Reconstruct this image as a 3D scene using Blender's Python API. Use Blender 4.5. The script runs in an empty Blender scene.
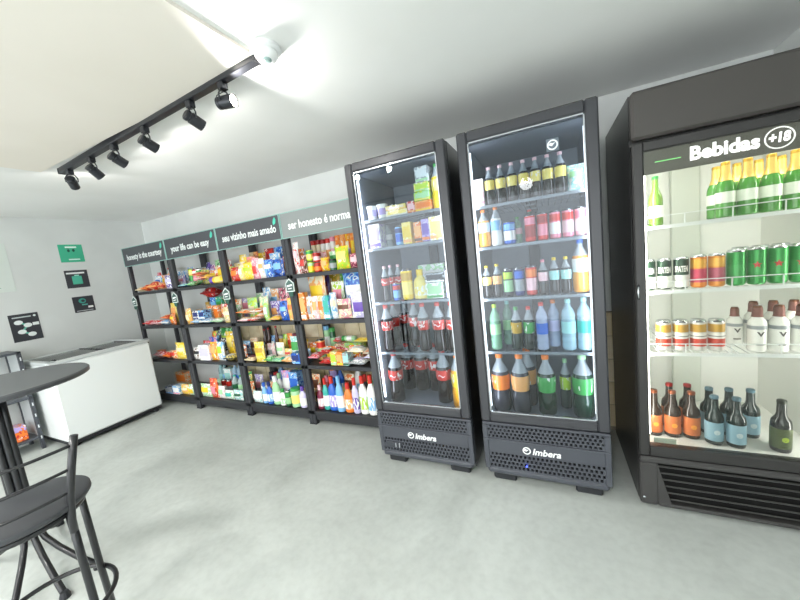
import bpy, math, random
from mathutils import Matrix, Vector
random.seed(7)
PI = math.pi
scene = bpy.context.scene
COL = scene.collection

# ---------------------------------------------------------------- camera, world, exposure
cam_d = bpy.data.cameras.new('camera')
cam_d.sensor_width = 36.0
cam_d.lens = 323.9752 * 36.0 / 800.0
cam_d.clip_start = 0.02
cam = bpy.data.objects.new('camera', cam_d)
COL.objects.link(cam)
yaw, pitch, roll = -0.4418, -0.1253, -0.1187
fw0 = Vector((math.sin(yaw), math.cos(yaw), 0)); rt0 = Vector((math.cos(yaw), -math.sin(yaw), 0)); up0 = Vector((0, 0, 1))
fw = fw0 * math.cos(pitch) + up0 * math.sin(pitch); u1 = -fw0 * math.sin(pitch) + up0 * math.cos(pitch)
rt = rt0 * math.cos(roll) + u1 * math.sin(roll); up = -rt0 * math.sin(roll) + u1 * math.cos(roll)
cam.matrix_world = Matrix(((rt.x, up.x, -fw.x, 0), (rt.y, up.y, -fw.y, 0), (rt.z, up.z, -fw.z, 1.3844), (0, 0, 0, 1)))
scene.camera = cam

world = bpy.data.worlds.new('world'); scene.world = world
world.use_nodes = True
bg = world.node_tree.nodes['Background']
bg.inputs['Color'].default_value = (0.94, 0.98, 1.0, 1)
bg.inputs['Strength'].default_value = 2.8          # overcast daylight through the open shop front behind the camera
SPOT_W = 2.3                                       # each track spotlight
FILL_W = 29.0                                       # each lamp of the added, unseen track that fills in room light
LED_W = 1.0                                         # each cooler light bar
vs = scene.view_settings
vs.view_transform = 'Standard'; vs.look = 'None'; vs.exposure = 0.68; vs.gamma = 1.0; vs.use_curve_mapping = False
scene.cycles.use_denoising = True
scene.cycles.max_bounces = 10
scene.cycles.diffuse_bounces = 5
scene.cycles.transparent_max_bounces = 12
scene.cycles.sample_clamp_indirect = 6.0

# ---------------------------------------------------------------- room measures (metres)
WX0, WX1, WY, CZ = -4.786, 1.13, 2.56, 2.2437
YF = -2.6

# ---------------------------------------------------------------- helpers
def lin(h):
    c = [int(h[i:i + 2], 16) / 255 for i in (0, 2, 4)]
    return tuple(x / 12.92 if x <= .04045 else ((x + .055) / 1.055) ** 2.4 for x in c) + (1,)

MC = {}
def mat(hexc, rough=.5, metal=0., coat=0., trans=0., emit=None, ior=None, key=''):
    k = ('m', hexc, rough, metal, coat, trans, emit, key)
    if k in MC: return MC[k]
    m = bpy.data.materials.new('plain_' + hexc); m.use_nodes = True
    b = m.node_tree.nodes['Principled BSDF']
    b.inputs['Base Color'].default_value = lin(hexc)
    b.inputs['Roughness'].default_value = rough
    b.inputs['Metallic'].default_value = metal
    b.inputs['Coat Weight'].default_value = coat
    b.inputs['Transmission Weight'].default_value = trans
    if ior: b.inputs['IOR'].default_value = ior
    if emit:
        b.inputs['Emission Color'].default_value = lin(emit[0]); b.inputs['Emission Strength'].default_value = emit[1]
    MC[k] = m
    return m

def noise_mat(c1, c2, scale=6., lo=.4, hi=.6, rough=.5, detail=3., bump=0., coat=0., metal=0., stretch=(1, 1, 1), coord='Object'):
    k = ('n', c1, c2, scale, lo, hi, rough, detail, bump, coat, metal, stretch, coord)
    if k in MC: return MC[k]
    m = bpy.data.materials.new('mottled_' + c1); m.use_nodes = True
    nt = m.node_tree; N = nt.nodes; L = nt.links
    b = N['Principled BSDF']
    tc = N.new('ShaderNodeTexCoord'); mp = N.new('ShaderNodeMapping'); nz = N.new('ShaderNodeTexNoise'); cr = N.new('ShaderNodeValToRGB')
    mp.inputs['Scale'].default_value = stretch
    nz.inputs['Scale'].default_value = scale; nz.inputs['Detail'].default_value = detail
    cr.color_ramp.elements[0].position = lo; cr.color_ramp.elements[0].color = lin(c1)
    cr.color_ramp.elements[1].position = hi; cr.color_ramp.elements[1].color = lin(c2)
    L.new(tc.outputs[coord], mp.inputs['Vector']); L.new(mp.outputs[0], nz.inputs['Vector'])
    L.new(nz.outputs['Fac'], cr.inputs['Fac']); L.new(cr.outputs['Color'], b.inputs['Base Color'])
    b.inputs['Roughness'].default_value = rough; b.inputs['Coat Weight'].default_value = coat; b.inputs['Metallic'].default_value = metal
    if bump:
        bp = N.new('ShaderNodeBump'); bp.inputs['Strength'].default_value = bump; bp.inputs['Distance'].default_value = .01
        L.new(nz.outputs['Fac'], bp.inputs['Height']); L.new(bp.outputs[0], b.inputs['Normal'])
    MC[k] = m
    return m

def printed(c1, c2, scale=3.2):
    "foil or card printed in two colours and white, every copy printed a little differently"
    k = ('p', c1, c2, scale)
    if k in MC: return MC[k]
    m = bpy.data.materials.new('printed_' + c1); m.use_nodes = True
    nt = m.node_tree; N = nt.nodes; L = nt.links; b = N['Principled BSDF']
    tc = N.new('ShaderNodeTexCoord'); oi = N.new('ShaderNodeObjectInfo'); mu = N.new('ShaderNodeMath'); mu.operation = 'MULTIPLY'; mu.inputs[1].default_value = 40
    ad = N.new('ShaderNodeVectorMath'); ad.operation = 'ADD'; nz = N.new('ShaderNodeTexNoise'); cr = N.new('ShaderNodeValToRGB')
    nz.inputs['Scale'].default_value = scale; nz.inputs['Detail'].default_value = 1.2
    r = cr.color_ramp; r.interpolation = 'CONSTANT'
    r.elements[0].position = 0; r.elements[0].color = lin(c2)
    r.elements[1].position = .40; r.elements[1].color = lin(c1)
    for pos, c in ((.55, c2), (.61, 'f2efe6'), (.66, c1)):
        e = r.elements.new(pos); e.color = lin(c)
    L.new(oi.outputs['Random'], mu.inputs[0]); L.new(tc.outputs['Object'], ad.inputs[0]); L.new(mu.outputs[0], ad.inputs[1])
    L.new(ad.outputs[0], nz.inputs['Vector']); L.new(nz.outputs['Fac'], cr.inputs['Fac']); L.new(cr.outputs['Color'], b.inputs['Base Color'])
    b.inputs['Roughness'].default_value = .3; b.inputs['Coat Weight'].default_value = .15
    MC[k] = m
    return m

def glass_pane(tint='f4f8f8', rough=.02, refl=1.0):
    k = ('g', tint, rough, refl)
    if k in MC: return MC[k]
    m = bpy.data.materials.new('window_glass'); m.use_nodes = True
    nt = m.node_tree; N = nt.nodes; L = nt.links
    N.remove(N['Principled BSDF'])
    o = N['Material Output']; t = N.new('ShaderNodeBsdfTransparent'); g = N.new('ShaderNodeBsdfGlossy'); f = N.new('ShaderNodeFresnel'); x = N.new('ShaderNodeMixShader')
    t.inputs['Color'].default_value = lin(tint); g.inputs['Roughness'].default_value = rough
    f.inputs['IOR'].default_value = 1.45 * refl
    L.new(f.outputs[0], x.inputs[0]); L.new(t.outputs[0], x.inputs[1]); L.new(g.outputs[0], x.inputs[2]); L.new(x.outputs[0], o.inputs['Surface'])
    MC[k] = m
    return m

def clear_plastic(tint):
    "thin clear bottle wall with water or nothing inside: mostly see-through, some body colour"
    k = ('c', tint)
    if k in MC: return MC[k]
    m = bpy.data.materials.new('clear_plastic'); m.use_nodes = True
    nt = m.node_tree; N = nt.nodes; L = nt.links
    b = N['Principled BSDF']; b.inputs['Base Color'].default_value = lin(tint); b.inputs['Roughness'].default_value = .12
    o = N['Material Output']; t = N.new('ShaderNodeBsdfTransparent'); x = N.new('ShaderNodeMixShader')
    t.inputs['Color'].default_value = lin(tint); x.inputs[0].default_value = .55
    L.new(t.outputs[0], x.inputs[1]); L.new(b.outputs[0], x.inputs[2]); L.new(x.outputs[0], o.inputs['Surface'])
    MC[k] = m
    return m

class MB:
    def __init__(s): s.v = []; s.f = []; s.sm = False
    def add(s, v, f):
        n = len(s.v); s.v += [tuple(p) for p in v]; s.f += [tuple(i + n for i in q) for q in f]; return s
    def box(s, x0, x1, y0, y1, z0, z1, b=0.):
        if b <= 0:
            v = [(x, y, z) for x in (x0, x1) for y in (y0, y1) for z in (z0, z1)]
            f = [(0, 1, 3, 2), (4, 6, 7, 5), (0, 4, 5, 1), (2, 3, 7, 6), (0, 2, 6, 4), (1, 5, 7, 3)]
            return s.add(v, f)
        b = min(b, .49 * min(x1 - x0, y1 - y0, z1 - z0))
        v = []; idx = {}
        X = (x0, x1); Y = (y0, y1); Z = (z0, z1); d = (1, -1)
        for i in (0, 1):
            for j in (0, 1):
                for k in (0, 1):
                    for a in range(3):
                        p = [X[i] + d[i] * b, Y[j] + d[j] * b, Z[k] + d[k] * b]
                        p[a] = (X[i], Y[j], Z[k])[a]
                        idx[i, j, k, a] = len(v); v.append(p)
        I = idx; f = []
        for i in (0, 1):
            f.append((I[i, 0, 0, 0], I[i, 0, 1, 0], I[i, 1, 1, 0], I[i, 1, 0, 0])[::1 if i == 0 else -1])
            f.append((I[0, i, 0, 1], I[1, i, 0, 1], I[1, i, 1, 1], I[0, i, 1, 1])[::1 if i == 0 else -1])
            f.append((I[0, 0, i, 2], I[0, 1, i, 2], I[1, 1, i, 2], I[1, 0, i, 2])[::1 if i == 0 else -1])
            for j in (0, 1):
                f.append((I[i, j, 0, 0], I[i, j, 1, 0], I[i, j, 1, 1], I[i, j, 0, 1]))
                f.append((I[i, 0, j, 0], I[i, 1, j, 0], I[i, 1, j, 2], I[i, 0, j, 2]))
                f.append((I[0, i, j, 1], I[1, i, j, 1], I[1, i, j, 2], I[0, i, j, 2]))
                for k in (0, 1): f.append((I[i, j, k, 0], I[i, j, k, 1], I[i, j, k, 2]))
        return s.add(v, f)
    def tube(s, pts, r, n=10, closed=False, cap=True):
        pts = [Vector(p) for p in pts]; rings = []
        m = len(pts); prev = None
        for i, p in enumerate(pts):
            a = pts[(i - 1) % m] if (closed or i > 0) else p
            c = pts[(i + 1) % m] if (closed or i < m - 1) else p
            t = (c - a).normalized()
            ref = prev if prev else (Vector((0, 0, 1)) if abs(t.z) < .9 else Vector((1, 0, 0)))
            e1 = (ref - t * ref.dot(t)).normalized(); e2 = t.cross(e1); prev = e1
            rr = r[i] if isinstance(r, (list, tuple)) else r
            rings.append([p + (e1 * math.cos(2 * PI * k / n) + e2 * math.sin(2 * PI * k / n)) * rr for k in range(n)])
        v = [q for R in rings for q in R]; f = []
        for i in range(m if closed else m - 1):
            j = (i + 1) % m
            for k in range(n): f.append((i * n + k, i * n + (k + 1) % n, j * n + (k + 1) % n, j * n + k))
        if cap and not closed: f += [tuple(range(n))[::-1], tuple((m - 1) * n + k for k in range(n))]
        return s.add(v, f)
    def lathe(s, prof, n=20, cap=True):
        v = []; f = []
        for r, z in prof: v += [(r * math.cos(2 * PI * k / n), r * math.sin(2 * PI * k / n), z) for k in range(n)]
        for i in range(len(prof) - 1):
            for k in range(n): f.append((i * n + k, i * n + (k + 1) % n, (i + 1) * n + (k + 1) % n, (i + 1) * n + k))
        if cap: f += [tuple(range(n))[::-1], tuple((len(prof) - 1) * n + k for k in range(n))]
        return s.add(v, f)
    def prism(s, poly, y0, y1):
        "polygon in x,z extruded along y"
        n = len(poly)
        v = [(x, y0, z) for x, z in poly] + [(x, y1, z) for x, z in poly]
        f = [tuple(range(n)), tuple(range(n, 2 * n))[::-1]] + [(i, i + n, (i + 1) % n + n, (i + 1) % n) for i in range(n)]
        return s.add(v, f)
    def move(s, M):
        s.v = [tuple(M @ Vector(p)) for p in s.v]; return s
    def mesh(s, name, smooth=False, angle=None):
        me = bpy.data.meshes.new(name); me.from_pydata(s.v, [], s.f); me.materials.append(None)
        if smooth:
            me.polygons.foreach_set('use_smooth', [True] * len(me.polygons))
            if angle: me.set_sharp_from_angle(angle=math.radians(angle))
        me.update(); return me

def obj(name, me, m, parent=None, loc=(0, 0, 0), rot=(0, 0, 0), scale=(1, 1, 1), smooth=False, angle=None):
    if isinstance(me, MB): me = me.mesh(name, smooth, angle)
    o = bpy.data.objects.new(name, me); COL.objects.link(o)
    o.location = loc; o.rotation_euler = rot; o.scale = scale
    if m is not None:
        o.material_slots[0].link = 'OBJECT'; o.material_slots[0].material = m
    if parent is not None: o.parent = parent
    return o

def thing(name, cat, label, loc=(0, 0, 0), rz=0., group=None):
    o = bpy.data.objects.new(name, None); COL.objects.link(o); o.empty_display_size = .05
    o.location = loc; o.rotation_euler = (0, 0, rz); o['category'] = cat
    if label: o['label'] = label
    if group: o['group'] = group
    return o

def tag(o, cat, label, group=None):
    o['category'] = cat; o['label'] = label
    if group: o['group'] = group
    return o

def struct(name, mb, m, label=None, **k):
    o = obj(name, mb, m, **k); o['kind'] = 'structure'
    if label: o['label'] = label
    return o

def text_mesh(body, size, bold=.0, shear=0., extrude=.0006, align='LEFT', width=None, spacing=1.0):
    "flat lettering in x,z facing -y; returned as a mesh"
    cu = bpy.data.curves.new('lettering', 'FONT'); cu.body = body; cu.size = size; cu.offset = bold; cu.shear = shear
    cu.extrude = extrude; cu.align_x = align; cu.align_y = 'CENTER'; cu.space_character = spacing; cu.resolution_u = 3
    o = bpy.data.objects.new('lettering', cu); COL.objects.link(o)
    dg = bpy.context.evaluated_depsgraph_get(); dg.update()
    me = bpy.data.meshes.new_from_object(o.evaluated_get(dg))
    bpy.data.objects.remove(o); bpy.data.curves.remove(cu)
    xs = [v.co.x for v in me.vertices]; s = 1.
    if width: s = width / (max(xs) - min(xs))
    x0 = (max(xs) + min(xs)) / 2 if align == 'CENTER' else min(xs)
    for v in me.vertices: v.co = Vector(((v.co.x - x0) * s, -v.co.z, v.co.y))
    me.materials.clear(); me.materials.append(None); me.update()
    return me

def split_words(me, n):
    "one mesh for each of the n words of a line of lettering"
    xs = sorted(v.co.x for v in me.vertices)
    cuts = sorted(sorted(((b - a_, (a_ + b) / 2) for a_, b in zip(xs, xs[1:])), reverse=True)[:n - 1], key=lambda q: q[1])
    edges = [-1e9] + [c for _, c in cuts] + [1e9]; out = []
    for lo, hi in zip(edges, edges[1:]):
        idx = {}; m = MB()
        for p in me.polygons:
            if lo < me.vertices[p.vertices[0]].co.x < hi:
                f = []
                for i in p.vertices:
                    if i not in idx: idx[i] = len(m.v); m.v.append(tuple(me.vertices[i].co))
                    f.append(idx[i])
                m.f.append(tuple(f))
        out.append(m.mesh('lettering'))
    return out

def bend(me, r):
    "wrap a flat x,z mesh facing -y round a vertical cylinder of radius r"
    for v in me.vertices:
        a = v.co.x / r; rr = r - v.co.y
        v.co = Vector((rr * math.sin(a), -rr * math.cos(a), v.co.z))
    me.update(); return me

# ---------------------------------------------------------------- materials of the place
M_wall = noise_mat('d9dcda', 'd2d5d3', scale=2.0, rough=.7, bump=.02)
M_ceil = noise_mat('eff0ee', 'e9eae7', scale=1.2, rough=.75)
M_cream = noise_mat('efe9df', 'eae4d9', scale=1.2, rough=.75)
M_black = mat('1c1d20', .35, 0, .2)
M_blackm = mat('202226', .55)
M_frame = mat('33353a', .32, .35)
M_rack = mat('2b2c30', .45)
M_steel = mat('c8ccd0', .25, 1.)
M_white = mat('eef1f0', .35, 0, .2)
M_wire = mat('e8ecec', .35)

def floor_mat():
    m = bpy.data.materials.new('polished_concrete'); m.use_nodes = True
    nt = m.node_tree; N = nt.nodes; L = nt.links; b = N['Principled BSDF']
    tc = N.new('ShaderNodeTexCoord')
    n1 = N.new('ShaderNodeTexNoise'); n1.inputs['Scale'].default_value = 1.3; n1.inputs['Detail'].default_value = 7; n1.inputs['Roughness'].default_value = .62; n1.inputs['Distortion'].default_value = .8
    n2 = N.new('ShaderNodeTexNoise'); n2.inputs['Scale'].default_value = 26; n2.inputs['Detail'].default_value = 4
    r1 = N.new('ShaderNodeValToRGB'); r1.color_ramp.elements[0].position = .34; r1.color_ramp.elements[0].color = lin('b3b8b3'); r1.color_ramp.elements[1].position = .62; r1.color_ramp.elements[1].color = lin('c8cdc8')
    r2 = N.new('ShaderNodeValToRGB'); r2.color_ramp.elements[0].position = .30; r2.color_ramp.elements[0].color = (.86, .86, .86, 1); r2.color_ramp.elements[1].position = .6; r2.color_ramp.elements[1].color = (1, 1, 1, 1)
    mx = N.new('ShaderNodeMix'); mx.data_type = 'RGBA'; mx.blend_type = 'MULTIPLY'; mx.inputs[0].default_value = .6
    for n in (n1, n2): L.new(tc.outputs['Object'], n.inputs['Vector'])
    L.new(n1.outputs['Fac'], r1.inputs[0]); L.new(n2.outputs['Fac'], r2.inputs[0])
    L.new(r1.outputs[0], mx.inputs[6]); L.new(r2.outputs[0], mx.inputs[7]); L.new(mx.outputs[2], b.inputs['Base Color'])
    rr = N.new('ShaderNodeMapRange'); rr.inputs[3].default_value = .38; rr.inputs[4].default_value = .6
    L.new(n1.outputs['Fac'], rr.inputs[0]); L.new(rr.outputs[0], b.inputs['Roughness'])
    return m

# ---------------------------------------------------------------- the shell
struct('floor', MB().box(WX0 - .1, WX1 + .1, YF, WY + .1, -.08, 0), floor_mat(), 'pale grey polished concrete floor')
struct('ceiling', MB().box(WX0 - .1, WX1 + .1, YF, WY + .1, CZ, CZ + .1), M_ceil, 'plain off-white ceiling')
struct('added_ceiling_slab', MB().box(-3.02, -1.0, YF, 1.085, CZ - .014, CZ), M_cream, 'cream slab added for the dimmer ceiling area behind the light track')  # added slab; its cream tint and edge stand in for weaker light here
wb = struct('wall_back', MB().box(WX0 - .1, WX1 + .1, WY, WY + .1, 0, CZ), M_wall, 'white back wall behind racks and coolers')
struct('wall_left', MB().box(WX0 - .1, WX0, YF, WY, 0, CZ), M_wall, 'white wall with small posters')
struct('wall_right', MB().box(WX1, WX1 + .1, YF, WY, 0, CZ), M_wall, 'white side wall beside the beer cooler')
M_tile = [noise_mat(a, b, scale=9, rough=.5, detail=5, lo=.35, hi=.65) for a, b in (('d8c59c', 'ecdfc0'), ('dccba6', 'f0e5cb'), ('d2be94', 'e8d9b6'))]
tile_me = MB().box(0, .161, -.011, 0, 0, .161, .003).mesh('tile')
obj('grout', MB().box(-3.64, WX1, -.004, 0, 0, .866), mat('8f8574', .9), wb, loc=(0, WY, 0))
i = 0
while -3.64 + i * .165 < WX1 - .17:
    for j in range(5):
        obj('tile', tile_me, random.choice(M_tile), wb, loc=(-3.638 + i * .165, WY - .004, .032 + j * .166))
    i += 1

# ---------------------------------------------------------------- track lighting
track = thing('track_light', 'track light', 'black ceiling track carrying six adjustable spotlights', (-1.955, 1.107, CZ), math.radians(-2.67))
obj('rail', MB().box(-.955, .955, -.018, .018, -.034, 0, .002), M_frame, track)
obj('end_cap', MB().box(.955, .97, -.019, .019, -.036, 0, .002), M_blackm, track)
obj('end_cap', MB().box(-.97, -.955, -.019, .019, -.036, 0, .002), M_blackm, track)
# x along the rail, degrees from straight down, turn to the side, share of the power
HEADS = [(-2.80, 62, -58, .9), (-2.48, 48, -12, 1.), (-2.19, 62, -4, 1.), (-1.855, 64, 0, .8), (-1.452, 66, 4, .6), (-1.216, 86, 78, 2.8)]
head_me = MB().lathe([(.019, 0), (.025, .004), (.025, .016), (.0225, .018), (.0225, .024), (.026, .026), (.026, .082), (.0238, .082), (.022, .076)], 18, cap=False).mesh('lamp_head', True, 40)
back_me = MB().lathe([(.0, 0), (.019, 0)], 18, cap=False).mesh('lamp_back')
lens_me = MB().lathe([(.0, .076), (.022, .076)], 18, cap=False).mesh('lens')
M_lens = mat('ffffff', .3, emit=('fff6e6', 26.0))
for hx, tilt, pan, pw in HEADS:
    lx = hx + 1.955
    h = obj('spotlight', MB().box(-.017, .017, -.015, .015, -.064, -.034, .003), M_frame, track, loc=(lx, 0, 0))
    T = math.radians(tilt); Pn = math.radians(pan)
    d = Vector((math.sin(T) * math.sin(Pn), math.sin(T) * math.cos(Pn), -math.cos(T)))
    piv = Vector((0, 0, -.112))
    c_, s_ = math.cos(Pn), -math.sin(Pn)
    yk = [(-.029, -.112), (-.031, -.09), (-.018, -.066), (.018, -.066), (.031, -.09), (.029, -.112)]
    obj('bracket', MB().tube([(p * c_, p * s_, z) for p, z in yk], .0035, 8), M_frame, h, smooth=True)
    obj('power_cord', MB().tube([(-.012 * c_, -.012 * s_, -.06), (-.046, .0, -.07), (-.048, -.012, -.10), tuple(piv - d * .03)], .002, 6), M_blackm, h, smooth=True)
    q = d.to_track_quat('Z', 'Y').to_euler()
    base = piv - d * .036
    for n, me, mm in (('lamp_head', head_me, M_frame), ('lamp_back', back_me, M_frame), ('lens', lens_me, M_lens)):
        obj(n, me, mm, h, loc=base, rot=q)
    ld = bpy.data.lights.new('spot_beam', 'SPOT'); ld.energy = SPOT_W * pw; ld.color = (1, .98, .96); ld.spot_size = math.radians(168); ld.spot_blend = .35; ld.shadow_soft_size = .022
    lo = bpy.data.objects.new('spot_beam', ld); COL.objects.link(lo)
    rz = Matrix.Rotation(math.radians(-2.67), 3, 'Z')
    lo.location = Vector((-1.955, 1.107, CZ)) + rz @ (Vector((lx, 0, 0)) + base + d * .088)
    lo.rotation_euler = (rz @ d).to_track_quat('-Z', 'Y').to_euler()

fill_track = thing('track_light', 'track light', 'added black ceiling track, unseen behind the viewer, filling in room light', (-1.9, -.55, CZ))  # unseen track added to light floor and racks from overhead
obj('rail', MB().box(-2.0, 2.0, -.018, .018, -.034, 0, .002), M_frame, fill_track)
for k in range(5):
    lx = -1.7 + k * .85
    h = obj('spotlight', MB().box(-.017, .017, -.015, .015, -.064, -.034, .003), M_frame, fill_track, loc=(lx, 0, 0))
    d = Vector((0, math.sin(.2), -math.cos(.2))); q = d.to_track_quat('Z', 'Y').to_euler(); base = Vector((0, 0, -.112)) - d * .036
    obj('bracket', MB().tube([(-.029, 0, -.112), (-.031, 0, -.09), (-.018, 0, -.066), (.018, 0, -.066), (.031, 0, -.09), (.029, 0, -.112)], .0035, 8), M_frame, h, smooth=True)
    for n, me, mm in (('lamp_head', head_me, M_frame), ('lamp_back', back_me, M_frame), ('lens', lens_me, M_lens)):
        obj(n, me, mm, h, loc=base, rot=q)
    ld = bpy.data.lights.new('spot_beam', 'SPOT'); ld.energy = FILL_W; ld.color = (1, .99, .97); ld.spot_size = math.radians(150); ld.spot_blend = .8; ld.shadow_soft_size = .07
    lo = bpy.data.objects.new('spot_beam', ld); COL.objects.link(lo)
    lo.location = Vector((-1.9 + lx, -.55, CZ)) + base + d * .1
    lo.rotation_euler = d.to_track_quat('-Z', 'Y').to_euler()

det = thing('motion_sensor', 'sensor', 'round white motion sensor on the ceiling at the track end', (-.945, 1.062, CZ))
obj('base', MB().lathe([(.058, 0), (.058, -.012), (.052, -.016)][::-1], 24), M_white, det, smooth=True, angle=40)
obj('dome', MB().lathe([(.044, -.014), (.043, -.03), (.034, -.042), (.02, -.048), (.004, -.05)][::-1], 24), M_white, det, smooth=True)
obj('sensor_window', MB().lathe([(.018, -.045), (.016, -.05), (.006, -.053)][::-1], 14), mat('9fb8b4', .2), det, loc=(.006, -.006, 0), smooth=True)

# ---------------------------------------------------------------- posters on the side wall (x = wall face)
PX = WX0 + .004
def poster(name, y0, y1, z0, z1, color, label, cat='poster', t=.004):
    t_ = thing(name, cat, label, (WX0, (y0 + y1) / 2, z0))
    w, h = y1 - y0, z1 - z0
    obj('board', MB().box(0, t, -w / 2, w / 2, 0, h, .001), mat(color, .45), t_)
    return t_, w, h
def on_wall(name, mb, color, parent, rough=.5, x=.0045):
    "mb drawn in local y,z as (x,z) prism facing the room"
    mb.v = [(x - p[1], p[0], p[2]) for p in mb.v]
    return obj(name, mb, mat(color, rough), parent)
def quad(y0, y1, z0, z1): return MB().prism([(y0, z0), (y1, z0), (y1, z1), (y0, z1)], -.001, 0)
def oval(cy, cz, a, b, n=20): return MB().prism([(cy + a * math.cos(2 * PI * k / n), cz + b * math.sin(2 * PI * k / n)) for k in range(n)], -.001, 0)
t, w, h = poster('green_sign', 1.706, 1.908, 1.776, 1.969, '3fb48e', 'mint green square sign with two dark eyes, highest on the wall', 'sign')
on_wall('title', quad(-.045, .05, .155, .172), 'e6fff4', t); on_wall('eye', oval(-.022, .125, .011, .016), '14503f', t); on_wall('eye', oval(.02, .128, .011, .016), '14503f', t)
on_wall('brow', quad(-.04, -.012, .146, .150), '14503f', t); on_wall('caption', quad(-.035, .06, .022, .036), 'd8f5ea', t)
t, w, h = poster('poster', 1.706, 1.902, 1.49, 1.685, '3b3c42', 'dark square poster with white headline and teal square, below the green sign')
on_wall('title', quad(-.085, .07, .155, .172), 'e9ecec', t); on_wall('square', quad(-.045, .04, .04, .13), '4fb69a', t); on_wall('caption', quad(-.02, .02, .132, .145), '9fd8c6', t)
t, w, h = poster('poster', 1.718, 1.90, 1.215, 1.39, '36373d', 'small dark poster with teal swirl and white label, lowest of the column')
on_wall('swirl', oval(-.01, .125, .032, .028), '3f9d8d', t); on_wall('swirl_centre', oval(-.004, .125, .016, .014), '36373d', t, x=.0055); on_wall('swirl_tail', quad(-.02, .03, .075, .088), '5fb3a6', t); on_wall('label', quad(.03, .075, .04, .062), 'f1f1ef', t); on_wall('caption', quad(-.075, .07, .012, .02), 'b9bdbd', t)
t, w, h = poster('poster', 1.226, 1.432, 1.015, 1.287, '34363c', 'tall dark poster with white ovals joined by teal lines, above the freezer end')
on_wall('title', quad(-.08, .05, .235, .246), 'c9d4d2', t); on_wall('dot', oval(.075, .243, .01, .01), 'e9f3f0', t)
for cy, cz in ((-.045, .19), (.015, .155), (-.035, .095), (.03, .06)): on_wall('oval', oval(cy, cz, .03, .022), 'e8eeec', t, x=.0058)
on_wall('box', quad(.05, .095, .145, .175), 'e8eeec', t)
for a, b in (((-.045, .19), (.015, .155)), ((.015, .155), (-.035, .095)), ((-.035, .095), (.03, .06))):
    dx, dz = b[0] - a[0], b[1] - a[1]; l = math.hypot(dx, dz); nx, nz = -dz / l * .008, dx / l * .008
    on_wall('link', MB().prism([(a[0] + nx, a[1] + nz), (a[0] - nx, a[1] - nz), (b[0] - nx, b[1] - nz), (b[0] + nx, b[1] + nz)], -.001, 0), '69bba6', t)
t, w, h = poster('wall_sign', .86, 1.33, 1.515, 1.985, 'd6ded8', 'pale mint wall decal with thin green lines at the photo edge', 'sign', .003)
on_wall('panel', quad(-.2, .13, .25, .42), 'e6ebe6', t)
for zz in (.05, .10, .15): on_wall('line', MB().prism([(-.2, zz), (.05, zz + .004), (.14, zz - .012), (.14, zz - .006), (.05, zz + .010), (-.2, zz + .006)], -.001, 0), '8fb09b', t)
# ---------------------------------------------------------------- chest freezer
fz = thing('chest_freezer', 'freezer', 'white chest freezer with sliding glass lid against the poster wall', (-4.10, 1.21, 0))
L_, D_, H_ = .815, .66, .80                     # length along the wall, depth, height of the tub
obj('cabinet', MB().box(-D_, 0, 0, L_, .06, H_, .018), mat('f0f4f3', .3, 0, .3), fz, smooth=False)
obj('plinth', MB().box(-D_ + .02, -.012, .015, L_ - .015, .03, .062), M_blackm, fz)
for cx in (-D_ + .06, -.05):
    for cy in (.06, L_ - .06): obj('caster', MB().lathe([(.022, 0), (.024, .01), (.022, .032)], 12), M_blackm, fz, loc=(cx, cy, 0))
rim = MB(); z0, z1 = H_, H_ + .034
rim.box(-D_ - .004, -D_ + .05, -.004, L_ + .004, z0, z1, .008).box(-.05, .004, -.004, L_ + .004, z0, z1, .008).box(-D_ + .05, -.05, -.004, .045, z0, z1, .006).box(-D_ + .05, -.05, L_ - .045, L_ + .004, z0, z1, .006)
obj('lid_frame', rim, mat('c9cdcd', .35, .1), fz)
obj('tub_floor', MB().box(-D_ + .05, -.05, .045, L_ - .045, H_ + .0005, H_ + .002), mat('6e7474', .5), fz)
for y0, y1, zz in ((.05, L_ * .55, z1 - .012), (L_ * .50, L_ - .05, z1 - .022)):
    p = obj('lid_pane', MB().box(-D_ + .052, -.052, y0, y1, zz, zz + .005), glass_pane('d4dcda'), fz)
    obj('pane_edge', MB().box(-D_ + .052, -.052, y1 - .012, y1, zz + .005, zz + .009), M_blackm, p)
obj('lid_lock', MB().box(-.12, -.09, .06, .085, z1 - .006, z1 + .006, .003), M_blackm, fz)
obj('corner_cap', MB().box(-.055, .006, L_ - .05, L_ + .006, z1 - .004, z1 + .006, .004), mat('9fa5a5', .4), fz)
obj('corner_cap', MB().box(-.055, .006, -.006, .05, z1 - .004, z1 + .006, .004), mat('9fa5a5', .4), fz)

# ---------------------------------------------------------------- small grey shelf unit by the freezer
sr = thing('shelf_unit', 'shelf', 'low dark grey metal shelf unit with slotted posts between table and freezer', (-4.465, .70, 0))
for px in (-.31, -.03):
    for py in (0, .44):
        p = obj('post', MB().box(px, px + .03, py, py + .025, 0, .955), mat('4a4d54', .4, .3), sr)
        for k in range(8): obj('slot', MB().box(px + .03, px + .0308, py + .008, py + .017, .10 + k * .11, .13 + k * .11), mat('d4d8da', .5), p)
for zz in (.11, .50, .935): obj('shelf', MB().box(-.31, 0, 0, .465, zz, zz + .02, .003), mat('565a61', .4, .3), sr)
obj('side_panel', MB().box(-.28, -.03, .445, .452, .13, .935), mat('c4c9ca', .4), sr)

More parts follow.
